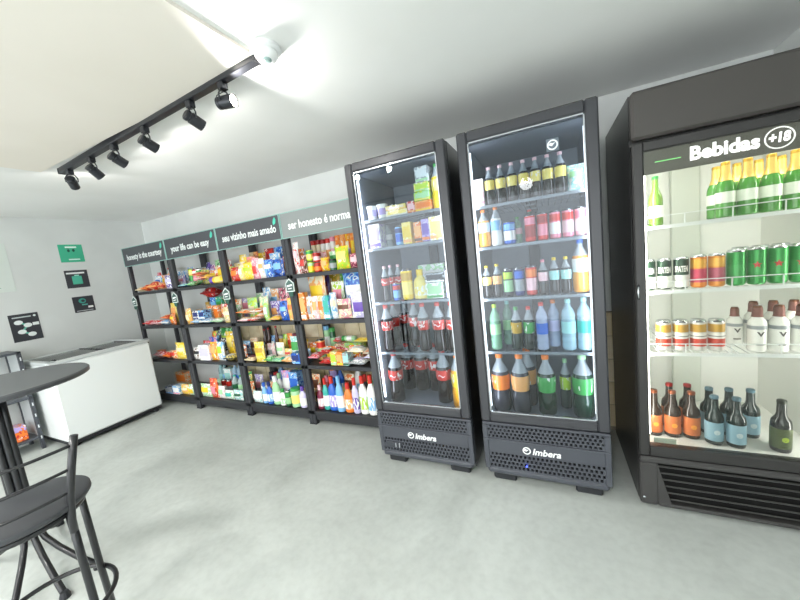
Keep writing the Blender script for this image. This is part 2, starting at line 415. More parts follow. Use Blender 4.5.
# ---------------------------------------------------------------- bar table and stool
tb = thing('bar_table', 'table', 'round black bar table with flared tube base', (-2.541, .527, 0))
obj('tabletop', MB().lathe([(0, .972), (.358, .972), (.367, .978), (.368, .994), (.362, 1.0), (0, 1.0)], 64, cap=False), mat('4b4d50', .42, 0, .1), tb, smooth=True, angle=30)
obj('support_ring', MB().box(-.26, .26, -.03, .03, .95, .972, .004), M_black, tb, rot=(0, 0, math.radians(20)))
obj('support_ring', MB().box(-.26, .26, -.03, .03, .949, .971, .004), M_black, tb, rot=(0, 0, math.radians(110)))
for a, fr_ in ((17, .37), (-5, .40), (-31, .36), (149, .36), (175, .38), (197, .37)):
    A = math.radians(a); c, s = math.cos(A), math.sin(A)
    pr = [(.062, .96), (.058, .8), (.056, .5), (.056, .30), (.064, .23), (.09, .175), (.16, .12), (fr_ * .74, .055), (fr_, .018)]
    lg = obj('leg', MB().tube([(r * c, r * s, z) for r, z in pr], .0135, 12), M_black, tb, smooth=True)
    obj('foot_cap', MB().lathe([(.02, 0), (.021, .012), (.014, .034)], 12), M_blackm, lg, loc=(fr_ * c, fr_ * s, 0))
obj('collar', MB().lathe([(.038, .40), (.040, .405), (.040, .435), (.038, .44)], 24), M_black, tb, smooth=True, angle=40)

st = thing('bar_stool', 'stool', 'black round-seat bar stool with low rod backrest', (-1.677, .344, 0), math.radians(-12))
obj('seat', MB().lathe([(0, .668), (.150, .668), (.168, .674), (.175, .684), (.174, .695), (.165, .701), (0, .703)], 48, cap=False), mat('3a3c40', .5, 0, .1), st, smooth=True, angle=50)
obj('seat_ring', MB().tube([(.145 * math.cos(2 * PI * k / 32), .145 * math.sin(2 * PI * k / 32), .657) for k in range(32)], .011, 8, closed=True), M_black, st, smooth=True)
for sgn in (-1, 1):
    A = math.radians(37 * sgn)
    c, s = math.cos(A), math.sin(A)
    obj('backrest_post', MB().tube([(.158 * c, .158 * s, .56), (.160 * c, .160 * s, .63), (.176 * c, .176 * s, .72), (.188 * c, .188 * s + .012 * sgn, .82), (.196 * c, .196 * s + .03 * sgn, .925)], .0115, 12), M_black, st, smooth=True)
for z, bow, e in ((.895, .022, .028), (.815, .02, .012), (.738, .018, .002)):
    R = .176 + (z - .72) * .1; A = math.radians(37)
    y1 = R * math.sin(A) + e; x1 = R * math.cos(A)
    obj('backrest_rod', MB().tube([(x1 + bow * (1 - (k / 6) ** 2), y1 * k / 6, z) for k in range(-6, 7)], .0055, 8), M_black, st, smooth=True)
for a in (37, -37, 114, -114):
    A = math.radians(a); c, s = math.cos(A), math.sin(A)
    lg = obj('leg', MB().tube([(.158 * c, .158 * s, .66), (.160 * c, .160 * s, .5), (.163 * c, .163 * s, .3), (.172 * c, .172 * s, .014)], .0115, 12), M_black, st, smooth=True)
    obj('foot_cap', MB().lathe([(.015, 0), (.015, .02)], 10), M_blackm, lg, loc=(.172 * c, .172 * s, 0))
obj('footrest_ring', MB().tube([(.178 * math.cos(2 * PI * k / 40), .178 * math.sin(2 * PI * k / 40), .29) for k in range(40)], .0085, 10, closed=True), M_black, st, smooth=True)

# ---------------------------------------------------------------- wall racks with header signs
RW, RY, RD = .8079, 2.129, .40
RACKS = [(-4.4386, 'honesty is the courtesy', .66, '47494e', 'e8edec', 'black shelving rack next to the freezer, grey header sign, honesty slogan'),
         (-3.6307, 'your life can be easy', .60, '44464b', 'e8edec', 'black shelving rack whose header sign reads your life can be easy'),
         (-2.8228, 'seu vizinho mais amado', .67, '46484d', 'e8edec', 'black shelving rack whose header sign reads seu vizinho mais amado'),
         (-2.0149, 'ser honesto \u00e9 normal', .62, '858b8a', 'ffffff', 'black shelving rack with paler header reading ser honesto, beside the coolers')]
SHELF_Z = (1.357, .957, .557, .130)
post_me = MB().box(0, .038, 0, .038, .012, 1.86, .003).mesh('post')
shelf_me = MB().box(.002, RW - .002, .004, RD - .004, -.028, -.003, .002).box(.002, RW - .002, .0, .006, -.032, .0).mesh('shelf')
pad_me = MB().box(0, .038, -.004, .042, 0, .012, .003).mesh('foot_pad')
M_post = mat('303136', .42)
for x0, txt, tw, sc, tc, lab in RACKS:
    rk = thing('shelving_rack', 'rack', lab, (x0, RY, 0))
    for px in (.001, RW - .039):
        for py in (0, RD - .04):
            p = obj('post', post_me, M_post, rk, loc=(px, py, 0)); obj('foot_pad', pad_me, M_blackm, p)
    for z in SHELF_Z: obj('shelf', shelf_me, M_rack, rk, loc=(0, 0, z))
    obj('base_beam', MB().box(.04, RW - .04, .01, .03, .045, .098), M_rack, rk)
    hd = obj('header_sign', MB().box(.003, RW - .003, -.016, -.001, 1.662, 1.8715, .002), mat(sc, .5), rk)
    tm = text_mesh(txt, .09, bold=.0016, width=tw)
    for wm in split_words(tm, len(txt.split())): obj('lettering', wm, mat(tc, .4), hd, loc=(.085 if tw > .61 else .10, -.0172, 1.758))
    bd = MB(); e = .006
    bd.box(.003, RW - .003, -.0185, -.015, 1.8655, 1.8715).box(.003, RW - .003, -.0185, -.015, 1.662, 1.668).box(.003, .010, -.0185, -.015, 1.668, 1.8655).box(RW - .010, RW - .003, -.0185, -.015, 1.668, 1.8655)
    obj('sign_border', bd, mat('8fb8b0', .4), hd)
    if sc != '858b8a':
        obj('leaf_icon', MB().prism([(RW - .075, 1.79), (RW - .05, 1.80), (RW - .04, 1.83), (RW - .052, 1.852), (RW - .068, 1.835), (RW - .078, 1.81)], -.0188, -.0165), mat('49c0a8', .4), hd)
# house-shaped tags clipped on the posts
TAGS = [(-4.405, 1.235, 'house-shaped price tag on the post nearest the freezer'), (-3.632, 1.235, 'house-shaped price tag between the first and second racks'),
        (-2.823, 1.225, 'house-shaped price tag between the second and third racks'), (-2.015, 1.247, 'house-shaped price tag between the third and fourth racks')]
for tx, tz, lab in TAGS:
    tg = thing('house_tag', 'tag', lab, (tx, RY - .02, tz - .07), group='house-shaped tags on the rack posts')
    out = [(-.045, .04), (.045, .04), (.045, .115), (0, .155), (-.045, .115)]
    inn = [(-.037, .048), (.037, .048), (.037, .111), (0, .144), (-.037, .111)]
    obj('plate', MB().prism(out, 0, .006), mat('dfe9e5', .5), tg)
    obj('face', MB().prism(inn, -.001, 0), mat('45605a', .5), tg)
    obj('bar', MB().prism([(-.028, .082), (.028, .09), (.028, .105), (-.028, .097)], -.0022, -.001), mat('f3f6f4', .5), tg)
    obj('bar', MB().prism([(-.022, .062), (.02, .066), (.02, .074), (-.022, .07)], -.0022, -.001), mat('f3f6f4', .5), tg)
    obj('tail', MB().prism([(-.02, .0), (.02, .0), (.028, .04), (-.028, .04)], 0, .005), mat('2f5a4c', .5), tg)

# ---------------------------------------------------------------- glass-door drink coolers
def wire_shelf(x0, x1, y0, y1, n=16, rail=0.):
    m = MB()
    for k in range(n + 1):
        x = x0 + (x1 - x0) * k / n
        m.box(x - .0015, x + .0015, y0, y1, -.006, -.002)
    for y in (y0, (y0 + y1) / 2, y1): m.box(x0, x1, y - .003, y + .003, -.012, -.005)
    m.box(x0, x1, y0 - .006, y0, -.016, .0)
    if rail:
        m.box(x0, x1, y0 - .004, y0, rail - .004, rail)
        for k in range(5):
            x = x0 + (x1 - x0) * k / 4
            m.box(x - .002, x + .002, y0 - .004, y0, 0, rail)
    return m

def perforated(x0, x1, z0, z1, nx, nz):
    "plate in x,z at y 0..0.008 with a staggered field of square holes"
    m = MB(); dx = (x1 - x0) / nx; dz = (z1 - z0) / nz
    for j in range(nz):
        zb = z0 + j * dz; off = .25 * dx if j % 2 else -.25 * dx
        m.box(x0, x1, 0, .008, zb, zb + dz * .34)
        xs = x0
        for i in range(nx):
            h0 = x0 + (i + .5) * dx - dx * .29 + off; h1 = h0 + dx * .58
            m.box(xs, max(xs + .0005, h0), .0, .008, zb + dz * .34, zb + dz)
            xs = h1
        m.box(xs, x1, 0, .008, zb + dz * .34, zb + dz)
    return m

def light_bar(parent, wloc, d, ln, color, w, emit, horizontal=False):
    "an LED bar with its own lamp, aimed along d (world)"
    s = ln / 2
    mb = MB().box(-s, s, -.006, .006, -.006, .006, .002) if horizontal else MB().box(-.006, .006, -.006, .006, -s, s, .002)
    o = obj('light_bar', mb, mat('ffffff', .4, emit=(color, emit)), parent, loc=Vector(wloc) - parent.location)
    ld = bpy.data.lights.new('bar_glow', 'AREA'); ld.shape = 'RECTANGLE'; ld.size = ln if horizontal else .03; ld.size_y = .03 if horizontal else ln; ld.energy = w; ld.color = lin(color)[:3]
    lo = bpy.data.objects.new('bar_glow', ld); COL.objects.link(lo)
    d = Vector(d).normalized(); lo.location = Vector(wloc) + d * .012
    zax = -d; yax = Vector((0, 0, 1)) if not horizontal else zax.cross(Vector((1, 0, 0))).normalized(); xax = yax.cross(zax).normalized()
    lo.rotation_euler = Matrix((xax, yax, zax)).transposed().to_euler()

CW, CY, CH = .6496, 1.80, 2.0
M_liner = mat('858b94', .45)
M_cool = mat('26272b', .3, 0, .25)
M_doorf = mat('3c3d41', .35, .1)
M_grille = mat('4b4e55', .42, .2)
def emblem(parent, x, z, r, color, y=-.004):
    ring = MB(); n = 28
    for k in range(n):
        a, b = 2 * PI * k / n, 2 * PI * (k + 1) / n
        ring.add([(x + r * math.cos(a), y, z + r * math.sin(a)), (x + r * math.cos(b), y, z + r * math.sin(b)), (x + .72 * r * math.cos(b), y, z + .72 * r * math.sin(b)), (x + .72 * r * math.cos(a), y, z + .72 * r * math.sin(a))], [(3, 2, 1, 0)])
    ring.add([(x - .9 * r, y, z + .1 * r), (x - .1 * r, y, z - .25 * r), (x + .55 * r, y, z + .45 * r), (x + .1 * r, y, z + .3 * r), (x - .35 * r, y, z + .45 * r)], [(0, 1, 2, 3, 4)])
    return obj('emblem', ring, mat(color, .4), parent)

def make_cooler(x0, shelves, lab):
    c = thing('drink_cooler', 'fridge', lab, (x0, CY, 0)); W = CW; D = .66
    b = MB()
    b.box(0, .035, .052, D, .05, CH - .004).box(W - .035, W, .052, D, .05, CH - .004).box(.035, W - .035, .052, D, CH - .05, CH - .004).box(.035, W - .035, D - .03, D, .05, CH - .05).box(.035, W - .035, .052, D - .03, .05, .385)
    obj('cabinet', b, M_cool, c)
    l = MB()
    l.box(.035, .040, .07, D - .03, .385, CH - .05).box(W - .040, W - .035, .07, D - .03, .385, CH - .05).box(.04, W - .04, D - .036, D - .03, .385, CH - .05).box(.04, W - .04, .07, D - .036, CH - .056, CH - .05).box(.04, W - .04, .07, D - .036, .385, .391)
    obj('liner', l, M_liner, c)
    obj('air_duct', MB().box(W / 2 - .035, W / 2 + .035, D - .06, D - .036, .45, CH - .12, .004), mat('3a3d43', .5), c)
    dr = MB(); fr = .055
    dr.box(0, fr, 0, .048, .385, CH, .008).box(W - fr, W, 0, .048, .385, CH, .008).box(fr - .002, W - fr + .002, 0, .048, CH - fr, CH, .008).box(fr - .002, W - fr + .002, 0, .048, .385, .385 + fr, .008)
    d = obj('door', dr, M_doorf, c)
    g = MB(); e = .006
    g.box(fr, fr + e, .010, .020, .44, CH - fr).box(W - fr - e, W - fr, .010, .020, .44, CH - fr).box(fr, W - fr, .010, .020, CH - fr - e, CH - fr).box(fr, W - fr, .010, .020, .44, .44 + e)
    obj('door_trim', g, mat('c3c8cd', .25, .9), d)
    obj('glass', MB().box(fr, W - fr, .014, .018, .44, CH - fr), glass_pane('eef3f6'), d)
    for z in shelves: obj('wire_shelf', wire_shelf(.045, W - .045, .095, D - .06), mat('7c8288', .35, .4), c, loc=(0, 0, z))
    for k, zz in enumerate((.62, .95, 1.28, 1.6)): pass
    gr = MB(); G0, G1 = .052, .378
    gr.box(0, W, .004, .05, .362, G1, .005).box(0, .03, .004, .05, G0 + .03, .362, .004).box(W - .03, W, .004, .05, G0 + .03, .362, .004).box(.03, W - .03, .006, .05, .19, .275, .002).box(.012, W - .012, .004, .05, G0, .092, .012)
    gp = obj('grille', gr, M_grille, c)
    obj('grille_ridge', MB().box(.0, W, -.001, .01, .272, .280, .002), M_grille, gp)
    obj('vent_holes', perforated(.03, W - .03, .280, .362, 26, 4), M_grille, gp, loc=(0, .008, 0))
    obj('vent_holes', perforated(.03, W - .03, .092, .19, 26, 4), M_grille, gp, loc=(0, .008, 0))
    obj('vent_back', MB().box(.03, W - .03, .03, .034, .09, .365), mat('0b0c0e', .8), gp)
    obj('lettering', text_mesh('Imbera', .052, bold=.0012, shear=.25, width=.145), mat('f2f4f4', .4), gp, loc=(W / 2 - .055, .0035, .225))
    emblem(gp, W / 2 - .085, .228, .022, 'f2f4f4', .003)
    for fx in (.04, W - .17):
        for fy in (.03, D - .12): obj('foot', MB().box(fx, fx + .13, fy, fy + .08, 0, .052, .01), M_blackm, c)
    for sx, dx in ((.052, .5), (W - .052, -.5)):
        light_bar(c, (x0 + sx, CY + .062, 1.18), (dx, .85, 0), 1.45, 'f1f5ff', LED_W, 3.5)
    return c, d
c1, d1 = make_cooler(-1.1306, (1.655, 1.47, 1.112, .768), 'tall narrow glass-door drink cooler standing right beside the racks')
c2, d2 = make_cooler(-.4157, (1.62, 1.392, 1.098, .783), 'tall narrow glass-door drink cooler in the middle, with door sticker')
sk = MB(); sk.box(.43, .485, .0125, .014, 1.808, 1.866)
s_ = obj('sticker', sk, mat('5d6874', .4), d2)
for r, cxx in ((.024, .4575),):
    emblem(s_, cxx, 1.837, r, 'e8eef2', .012)
obj('status_lamp', MB().lathe([(.004, 0), (.004, .003)], 10), mat('2030ff', .3, emit=('2a3cff', 8.0)), c2, loc=(.235, -.001, .135), rot=(PI / 2, 0, 0))
obj('control_panel', MB().box(.045, .16, -.001, .010, .125, .165, .002), mat('3b3e44', .4), c1)
obj('control_button', MB().box(.118, .124, -.003, .0, .13, .16), mat('a9adb2', .3), c1)
obj('control_button', MB().box(.145, .151, -.003, .0, .13, .163), mat('a9adb2', .3), c1)

# the wide beer cooler
BX, BY, BW, BD, BH = .3534, 1.81, .735, .68, 1.978
bc = thing('beer_cooler', 'fridge', 'wide black glass-door beer cooler with adult drinks sign at the right', (BX, BY, 0))
M_bc = mat('2a2928', .38, 0, .15)
b = MB()
b.box(0, .035, .05, BD, .02, BH - .002).box(BW - .035, BW, .05, BD, .02, BH - .002).box(.035, BW - .035, .05, BD, 1.745, BH - .002).box(.035, BW - .035, BD - .035, BD, .02, 1.745).box(.035, BW - .035, .05, BD - .035, .02, .285)
obj('cabinet', b, M_bc, bc)
l = MB()
l.box(.035, .041, .06, BD - .035, .285, 1.745).box(BW - .041, BW - .035, .06, BD - .035, .285, 1.745).box(.041, BW - .041, BD - .041, BD - .035, .285, 1.745).box(.041, BW - .041, .06, BD - .041, 1.739, 1.745).box(.041, BW - .041, .06, BD - .041, .285, .316)
obj('liner', l, mat('e3e4df', .4), bc)
obj('back_duct', MB().box(.30, .43, BD - .075, BD - .041, .32, 1.70, .004), mat('cfd4ca', .45), bc)
obj('canopy', MB().box(0, BW, 0, .05, 1.775, BH, .012), mat('45423f', .42, .1), bc)
dr = MB(); fr = .043
dr.box(0, fr, 0, .045, .285, 1.762, .006).box(BW - fr, BW, 0, .045, .285, 1.762, .006).box(fr - .002, BW - fr + .002, 0, .045, 1.72, 1.762, .005).box(fr - .002, BW - fr + .002, 0, .045, .285, .338, .005)
bd_ = obj('door', dr, M_bc, bc)
obj('glass', MB().box(fr, BW - fr, .012, .016, .338, 1.72), glass_pane('f5f6f3'), bd_)
obj('handle', MB().tube([(.012, -.002, 1.07), (.008, -.016, 1.08), (.006, -.02, 1.10), (.008, -.016, 1.125), (.012, -.002, 1.135)], .004, 8), M_steel, bd_, smooth=True)
obj('lock_button', MB().lathe([(.006, 0), (.006, .003), (.003, .005)], 10), M_steel, bc, loc=(.014, .0, .06), rot=(PI / 2, 0, 0))
sg = obj('sign_band', MB().box(fr, BW - fr, .018, .024, 1.622, 1.722), mat('5d5c54', .5, emit=('5d5c54', .2)), bd_)
M_sign = mat('ffffff', .4, emit=('ffffff', .5))
obj('lettering', text_mesh('Bebidas', .075, bold=.0028, width=.215), M_sign, sg, loc=(.205, .0165, 1.674))
obj('accent_line', MB().box(.085, .175, .0155, .018, 1.668, 1.672), mat('7fd77a', .4, emit=('8be08a', .4)), sg)
ov = MB(); n = 36
for k in range(n):
    a, b_ = 2 * PI * k / n, 2 * PI * (k + 1) / n
    q = lambda t, s: (.475 + .044 * s * math.cos(t), .0165, 1.674 + .041 * s * math.sin(t))
    ov.add([q(a, 1), q(b_, 1), q(b_, .88), q(a, .88)], [(3, 2, 1, 0)])
obj('age_ring', ov, M_sign, sg)
obj('lettering', text_mesh('+18', .05, bold=.0022, shear=.1, width=.062, align='CENTER'), M_sign, sg, loc=(.475, .0165, 1.674))
lp = MB()
lp.box(0, BW, .0, .05, .245, .278, .008).box(0, .075, .0, .05, .02, .245, .008).box(BW - .075, BW, .0, .05, .02, .245, .008).box(.075, BW - .075, .0, .05, .02, .038, .004)
kp = obj('kick_panel', lp, mat('3a3938', .5), bc)
obj('panel_back', MB().box(.07, BW - .07, .04, .045, .03, .25), mat('101010', .8), kp)
sl = MB().box(.07, BW - .07, -.012, .012, -.003, .003, .002).mesh('louver')
for k in range(6): obj('louver', sl, mat('3f3e3c', .42, .1), kp, loc=(0, .018, .055 + k * .034), rot=(math.radians(-38), 0, 0))
kp2 = obj('corner_fillet', MB().prism([(.07, .245), (.07, .038), (.125, .038)], .002, .03), mat('3a3938', .5), kp)
BZ = (1.395, 1.09, .787)
for z in BZ: obj('wire_shelf', wire_shelf(.045, BW - .045, .085, BD - .06, 20, .045), M_wire, bc, loc=(0, 0, z))
light_bar(bc, (BX + .052, BY + .058, 1.0), (.55, .85, 0), 1.25, 'fdfcf8', LED_W * 1.2, 10.0)
light_bar(bc, (BX + BW - .052, BY + .058, 1.0), (-.55, .85, 0), 1.25, 'fdfcf8', LED_W * 1.2, 10.0)
light_bar(bc, (BX + BW / 2, BY + .07, 1.725), (0, .55, -.85), .6, 'fdfcf8', LED_W * .9, 10.0, True)
pt = thing('price_holder', 'price tag', 'clear price holder lying on the beer cooler floor', (BX + .075, BY + .075, .3165))
obj('sleeve', MB().box(0, .09, 0, .004, 0, .028), clear_plastic('d9e4da'), pt); obj('card', MB().box(.004, .086, .0045, .005, .003, .025), mat('c6d2c8', .6), pt)
# ---------------------------------------------------------------- goods: unit meshes shared by all copies
def pouch_unit():
    nx, nz = 7, 9; m = MB(); F = []
    def bulge(u, v): return .5 * max(0., (1 - abs(2 * u - 1) ** 2.6)) ** .6 * max(0., math.sin(PI * min(1, max(0, (v - .05) / .9)))) ** .55
    def wd(v): return .5 * (1 - .07 * math.sin(PI * v))
    for side in (-1, 1):
        v = []; f = []
        for j in range(nz + 1):
            for i in range(nx + 1):
                u, w = i / nx, j / nz
                v.append(((2 * u - 1) * wd(w), side * (bulge(u, w) + .01), w))
        for j in range(nz):
            for i in range(nx):
                q = (j * (nx + 1) + i, j * (nx + 1) + i + 1, (j + 1) * (nx + 1) + i + 1, (j + 1) * (nx + 1) + i)
                f.append(q if side < 0 else q[::-1])
        m.add(v, f)
    return m.mesh('pouch_body', True, 60), bulge, wd
POUCH, bulge, wd = pouch_unit()
def pouch_patch(u0, u1, v0, v1):
    m = MB(); nx, nz = 5, 4; v = []; f = []
    for j in range(nz + 1):
        for i in range(nx + 1):
            u = u0 + (u1 - u0) * i / nx; w = v0 + (v1 - v0) * j / nz
            v.append(((2 * u - 1) * wd(w), -(bulge(u, w) + .045), w))
    for j in range(nz):
        for i in range(nx): f.append((j * (nx + 1) + i, j * (nx + 1) + i + 1, (j + 1) * (nx + 1) + i + 1, (j + 1) * (nx + 1) + i))
    return m.add(v, f).mesh('pouch_label', True)
PATCH = [pouch_patch(.14, .86, .42, .78), pouch_patch(.1, .9, .5, .72), pouch_patch(.2, .8, .25, .62)]
SEAL = MB().box(-.5, .5, -.03, .03, .955, 1.0).mesh('seal')
PROF = {
    'pet': [(.40, 0), (.47, .015), (.5, .05), (.5, .30), (.455, .37), (.47, .45), (.5, .52), (.5, .62), (.44, .70), (.30, .79), (.18, .86), (.16, .93)],
    'cola': [(.40, 0), (.48, .015), (.5, .05), (.49, .22), (.43, .36), (.44, .42), (.5, .50), (.5, .64), (.43, .73), (.29, .81), (.18, .88), (.16, .94)],
    'water': [(.42, 0), (.49, .02), (.5, .08), (.47, .14), (.5, .20), (.47, .26), (.5, .32), (.5, .58), (.46, .63), (.5, .68), (.40, .78), (.22, .86), (.18, .93)],
    'beer': [(.46, 0), (.5, .02), (.5, .52), (.45, .60), (.29, .70), (.22, .78), (.20, .95)],
    'stub': [(.47, 0), (.5, .03), (.5, .53), (.45, .61), (.29, .68), (.235, .74), (.215, .95)],
    'ice': [(.46, 0), (.5, .03), (.5, .60), (.46, .67), (.30, .74), (.25, .80), (.24, .96)],
    'jug': [(.46, 0), (.5, .03), (.5, .50), (.47, .60), (.38, .68), (.24, .75), (.20, .82)],
    'jar': [(.46, 0), (.5, .03), (.5, .80), (.45, .86)],
    'can': [(.40, 0), (.44, .015), (.5, .05), (.5, .90), (.42, .965)],
    'tub': [(.40, 0), (.42, .02), (.49, .88)],
}
def rad(p, z):
    for (r0, z0), (r1, z1) in zip(p, p[1:]):
        if z0 <= z <= z1: return r0 + (r1 - r0) * (z - z0) / max(1e-6, z1 - z0)
    return p[-1][0]
UC = {}
def cut(kind, z0, z1, grow=0., n=20):
    k = (kind, z0, z1, grow, n)
    if k not in UC:
        p = PROF[kind]; zs = [z0] + [z for _, z in p if z0 < z < z1] + [z1]
        UC[k] = MB().lathe([(rad(p, z) + grow, z) for z in zs], n).mesh('turned', True, 45)
    return UC[k]
def capm(kind, r, z0, z1, n=16):
    k = ('cap', kind, r, z0, z1)
    if k not in UC: UC[k] = MB().lathe([(r, z0), (r, z1 - .012), (r * .88, z1)], n).mesh('cap', True, 40)
    return UC[k]
NAMES = {'pouch': ('snack_pouch', 'snack bag'), 'flat': ('flat_packet', 'packet'), 'box': ('carton_box', 'box'), 'can': ('drink_can', 'can'), 'tub': ('lidded_tub', 'tub'), 'jar': ('lidded_jar', 'jar'),
         'pet': ('soda_bottle', 'bottle'), 'cola': ('soda_bottle', 'bottle'), 'water': ('water_bottle', 'bottle'), 'beer': ('beer_bottle', 'bottle'), 'foil': ('beer_bottle', 'bottle'), 'stub': ('beer_bottle', 'bottle'), 'ice': ('mixed_drink_bottle', 'bottle'),
         'jug': ('cleaner_bottle', 'bottle'), 'roll': ('biscuit_roll', 'packet')}
LIQ = {'cola': mat('1d0f0c', .12, 0, .4), 'dark': mat('1a1412', .12, 0, .4)}
M_neck = clear_plastic('cfd6da')
M_lidm = mat('c9cdd0', .25, .95)
STAR = MB().prism([((.016 if k % 2 == 0 else .0066) * math.sin(k * PI / 5), (.016 if k % 2 == 0 else .0066) * math.cos(k * PI / 5)) for k in range(10)][::-1], -.0008, 0)
VEE = MB().prism([(-.013, .010), (0, -.012), (.013, .010), (.006, .010), (0, -.001), (-.006, .010)][::-1], -.0008, 0)
GOODS = []
def good(kind, x, y, z, w, h, t, c1, c2, c3, desc, place, rz=0.):
    nm, cat = NAMES[kind]
    o = thing(nm, cat, None, (x, y, z), rz, group='goods ' + place)
    GOODS.append((o, desc, place))
    if kind == 'pouch':
        obj('bag', POUCH, printed(c1, c2), o, scale=(w, t, h)); obj('label', random.choice(PATCH), mat(c3, .35), o, scale=(w, t, h)); obj('seal', SEAL, mat(c1, .35), o, scale=(w * .97, t * .5, h))
    elif kind == 'flat':
        d = t; r = (-PI / 2, 0, 0)
        obj('bag', POUCH, printed(c1, c2), o, loc=(0, -d / 2, h / 2), rot=r, scale=(w, h, d))
        obj('label', MB().box(-w * .3, w * .3, -d * .3, d * .3, 0, .0012).mesh('label'), mat(c3, .35), o, loc=(0, 0, h * .99))
        obj('seal', MB().box(-w * .48, w * .48, -d / 2 - .004, -d / 2 + .012, h * .42, h * .58).mesh('seal'), mat(c2, .35), o)
    elif kind == 'box':
        obj('carton', MB().box(-w / 2, w / 2, -t / 2, t / 2, 0, h, .003), printed(c1, c2, 26.), o); obj('label', MB().box(-w * .4, w * .4, -t / 2 - .0012, -t / 2 + .001, h * .3, h * .8), mat(c2, .4), o)
        obj('stripe', MB().box(-w * .46, w * .46, -t / 2 - .0012, -t / 2 + .001, h * .07, h * .2), mat(c3, .4), o)
    elif kind == 'roll':
        obj('wrapper', MB().lathe([(.2, -.5), (.5, -.46), (.5, .46), (.2, .5)], 14).mesh('wrapper', True, 40), printed(c1, c1), o, loc=(0, 0, h / 2), rot=(0, PI / 2, 0), scale=(h, h, w)); obj('end_band', MB().lathe([(.51, -.46), (.51, -.25)], 14, cap=False).mesh('end_band', True), mat(c2, .4), o, loc=(0, 0, h / 2), rot=(0, PI / 2, 0), scale=(h, h, w))
        obj('label', MB().lathe([(.51, -.1), (.51, .25)], 14, cap=False).mesh('label', True), mat(c3, .4), o, loc=(0, 0, h / 2), rot=(0, PI / 2, 0), scale=(h, h, w))
    else:
        s = (w, w, h)
        if kind == 'can':
            obj('can_body', cut('can', 0, .90), mat(c1, .28, .35), o, scale=s); obj('lid', cut('can', .90, .965), M_lidm, o, scale=s)
            if c2: obj('label', cut('can', .16, .56, .006), mat(c2, .3, .2), o, scale=s)
            if c3: obj('label_band', cut('can', .60, .84, .006), mat(c3, .3, .2), o, scale=s)
        elif kind == 'tub':
            obj('cup', cut('tub', 0, .88), mat(c1, .4), o, scale=s); obj('lid', capm('tub', .53, .88, 1.), mat(c2, .4), o, scale=s); obj('label', cut('tub', .25, .7, .008), mat(c3, .4), o, scale=s)
        elif kind == 'jar':
            obj('jar_body', cut('jar', 0, .86), mat(c1, .25, 0, .2), o, scale=s); obj('lid', capm('jar', .48, .86, 1.), mat(c2, .4), o, scale=s); obj('label', cut('jar', .2, .65, .008), mat(c3, .4), o, scale=s)
        elif kind == 'jug':
            s = (w, w * .7, h)
            obj('bottle_body', cut('jug', 0, .82), mat(c1, .3, 0, .2), o, scale=s); obj('cap', capm('jug', .23, .80, 1.), mat(c2, .4), o, scale=(w, w, h)); obj('label', cut('jug', .12, .46, .01), printed(c3, 'f4f4f2'), o, scale=s)
        elif kind in ('pet', 'cola'):
            zl = .70
            bm = LIQ.get(c1) or mat(c1, .15, 0, .3)
            obj('bottle_body', cut(kind, 0, zl), bm, o, scale=s); obj('neck', cut(kind, zl, PROF[kind][-1][1]), M_neck, o, scale=s)
            obj('cap', capm(kind, .20, .925, 1.), mat(c2, .4), o, scale=s); obj('label', cut(kind, .39 if kind == 'pet' else .45, .645, .012), printed(c3, c3), o, scale=s)
            if kind == 'cola' and h > .19:
                r = .512 * w
                k = ('wave', round(r, 4))
                if k not in UC:
                    a = h * .54; m_ = MB(); pts = [(-.022 + .0055 * i, .006 * math.sin(i * .8)) for i in range(9)]
                    for (xa, za), (xb, zb) in zip(pts, pts[1:]): m_.add([(xa, -.001, za - .004), (xb, -.001, zb - .004), (xb, -.001, zb + .004), (xa, -.001, za + .004)], [(0, 1, 2, 3)])
                    UC[k] = bend(m_.mesh('wave'), r)
                obj('wave', UC[k], mat('ffe9e6', .4), o, loc=(0, 0, h * .54))
        elif kind == 'water':
            obj('bottle_body', cut('water', 0, .93), clear_plastic(c1), o, scale=s); obj('cap', capm('water', .21, .925, 1.), mat(c2, .4), o, scale=s); obj('label', cut('water', .34, .57, .012), mat(c3, .35), o, scale=s)
        elif kind in ('beer', 'foil', 'stub', 'ice'):
            kk = 'beer' if kind == 'foil' else kind
            gm = mat(c1, .1, 0, .4)
            obj('bottle_body', cut(kk, 0, .95), gm, o, scale=s); obj('cap', capm(kk, .235, .94, 1.), mat(c2, .35, .5), o, scale=s)
            obj('label', cut(kk, *({'beer': (.16, .40), 'foil': (.26, .46), 'stub': (.08, .47), 'ice': (.50, .58)}[kind]), .01), mat(c3, .35), o, scale=s)
            if kind == 'foil': obj('foil', cut('beer', .66, .985, .03), mat('e2c36a', .35, .6), o, scale=s)
            if kind == 'ice':
                obj('foil', cut('ice', .76, .955, .03), mat('7a5048', .4, .4), o, scale=s)
                k = ('vee', round(w, 4))
                if k not in UC: UC[k] = bend(MB().add(VEE.v, VEE.f).mesh('vee'), w * .5 + .0006)
                obj('vee_mark', UC[k], mat('55504c', .4), o, loc=(0, 0, h * .40))
                k = ('bar', round(w, 4))
                if k not in UC: UC[k] = bend(MB().prism([(-.014 + i * .007, -.003) for i in range(5)] + [(.014 - i * .007, .003) for i in range(5)], -.0006, 0).mesh('name_bar'), w * .5 + .0006)
                obj('name_bar', UC[k], mat('6b6660', .4), o, loc=(0, 0, h * .17))
            if kind == 'stub' and c2:
                k = ('lbl', round(w, 4))
                if k not in UC: UC[k] = bend(MB().prism([(.012 * math.cos(2 * PI * q / 12), .012 * math.sin(2 * PI * q / 12)) for q in range(12)], -.0008, 0).mesh('roundel'), w * .51 + .0004)
                obj('roundel', UC[k], mat({'c8703f': 'f0a23c', '8fb3c4': 'c9d9dd', '4e5a35': 'a9c13c'}.get(c3, 'e8e2d0'), .4), o, loc=(0, 0, h * .27))
    return o

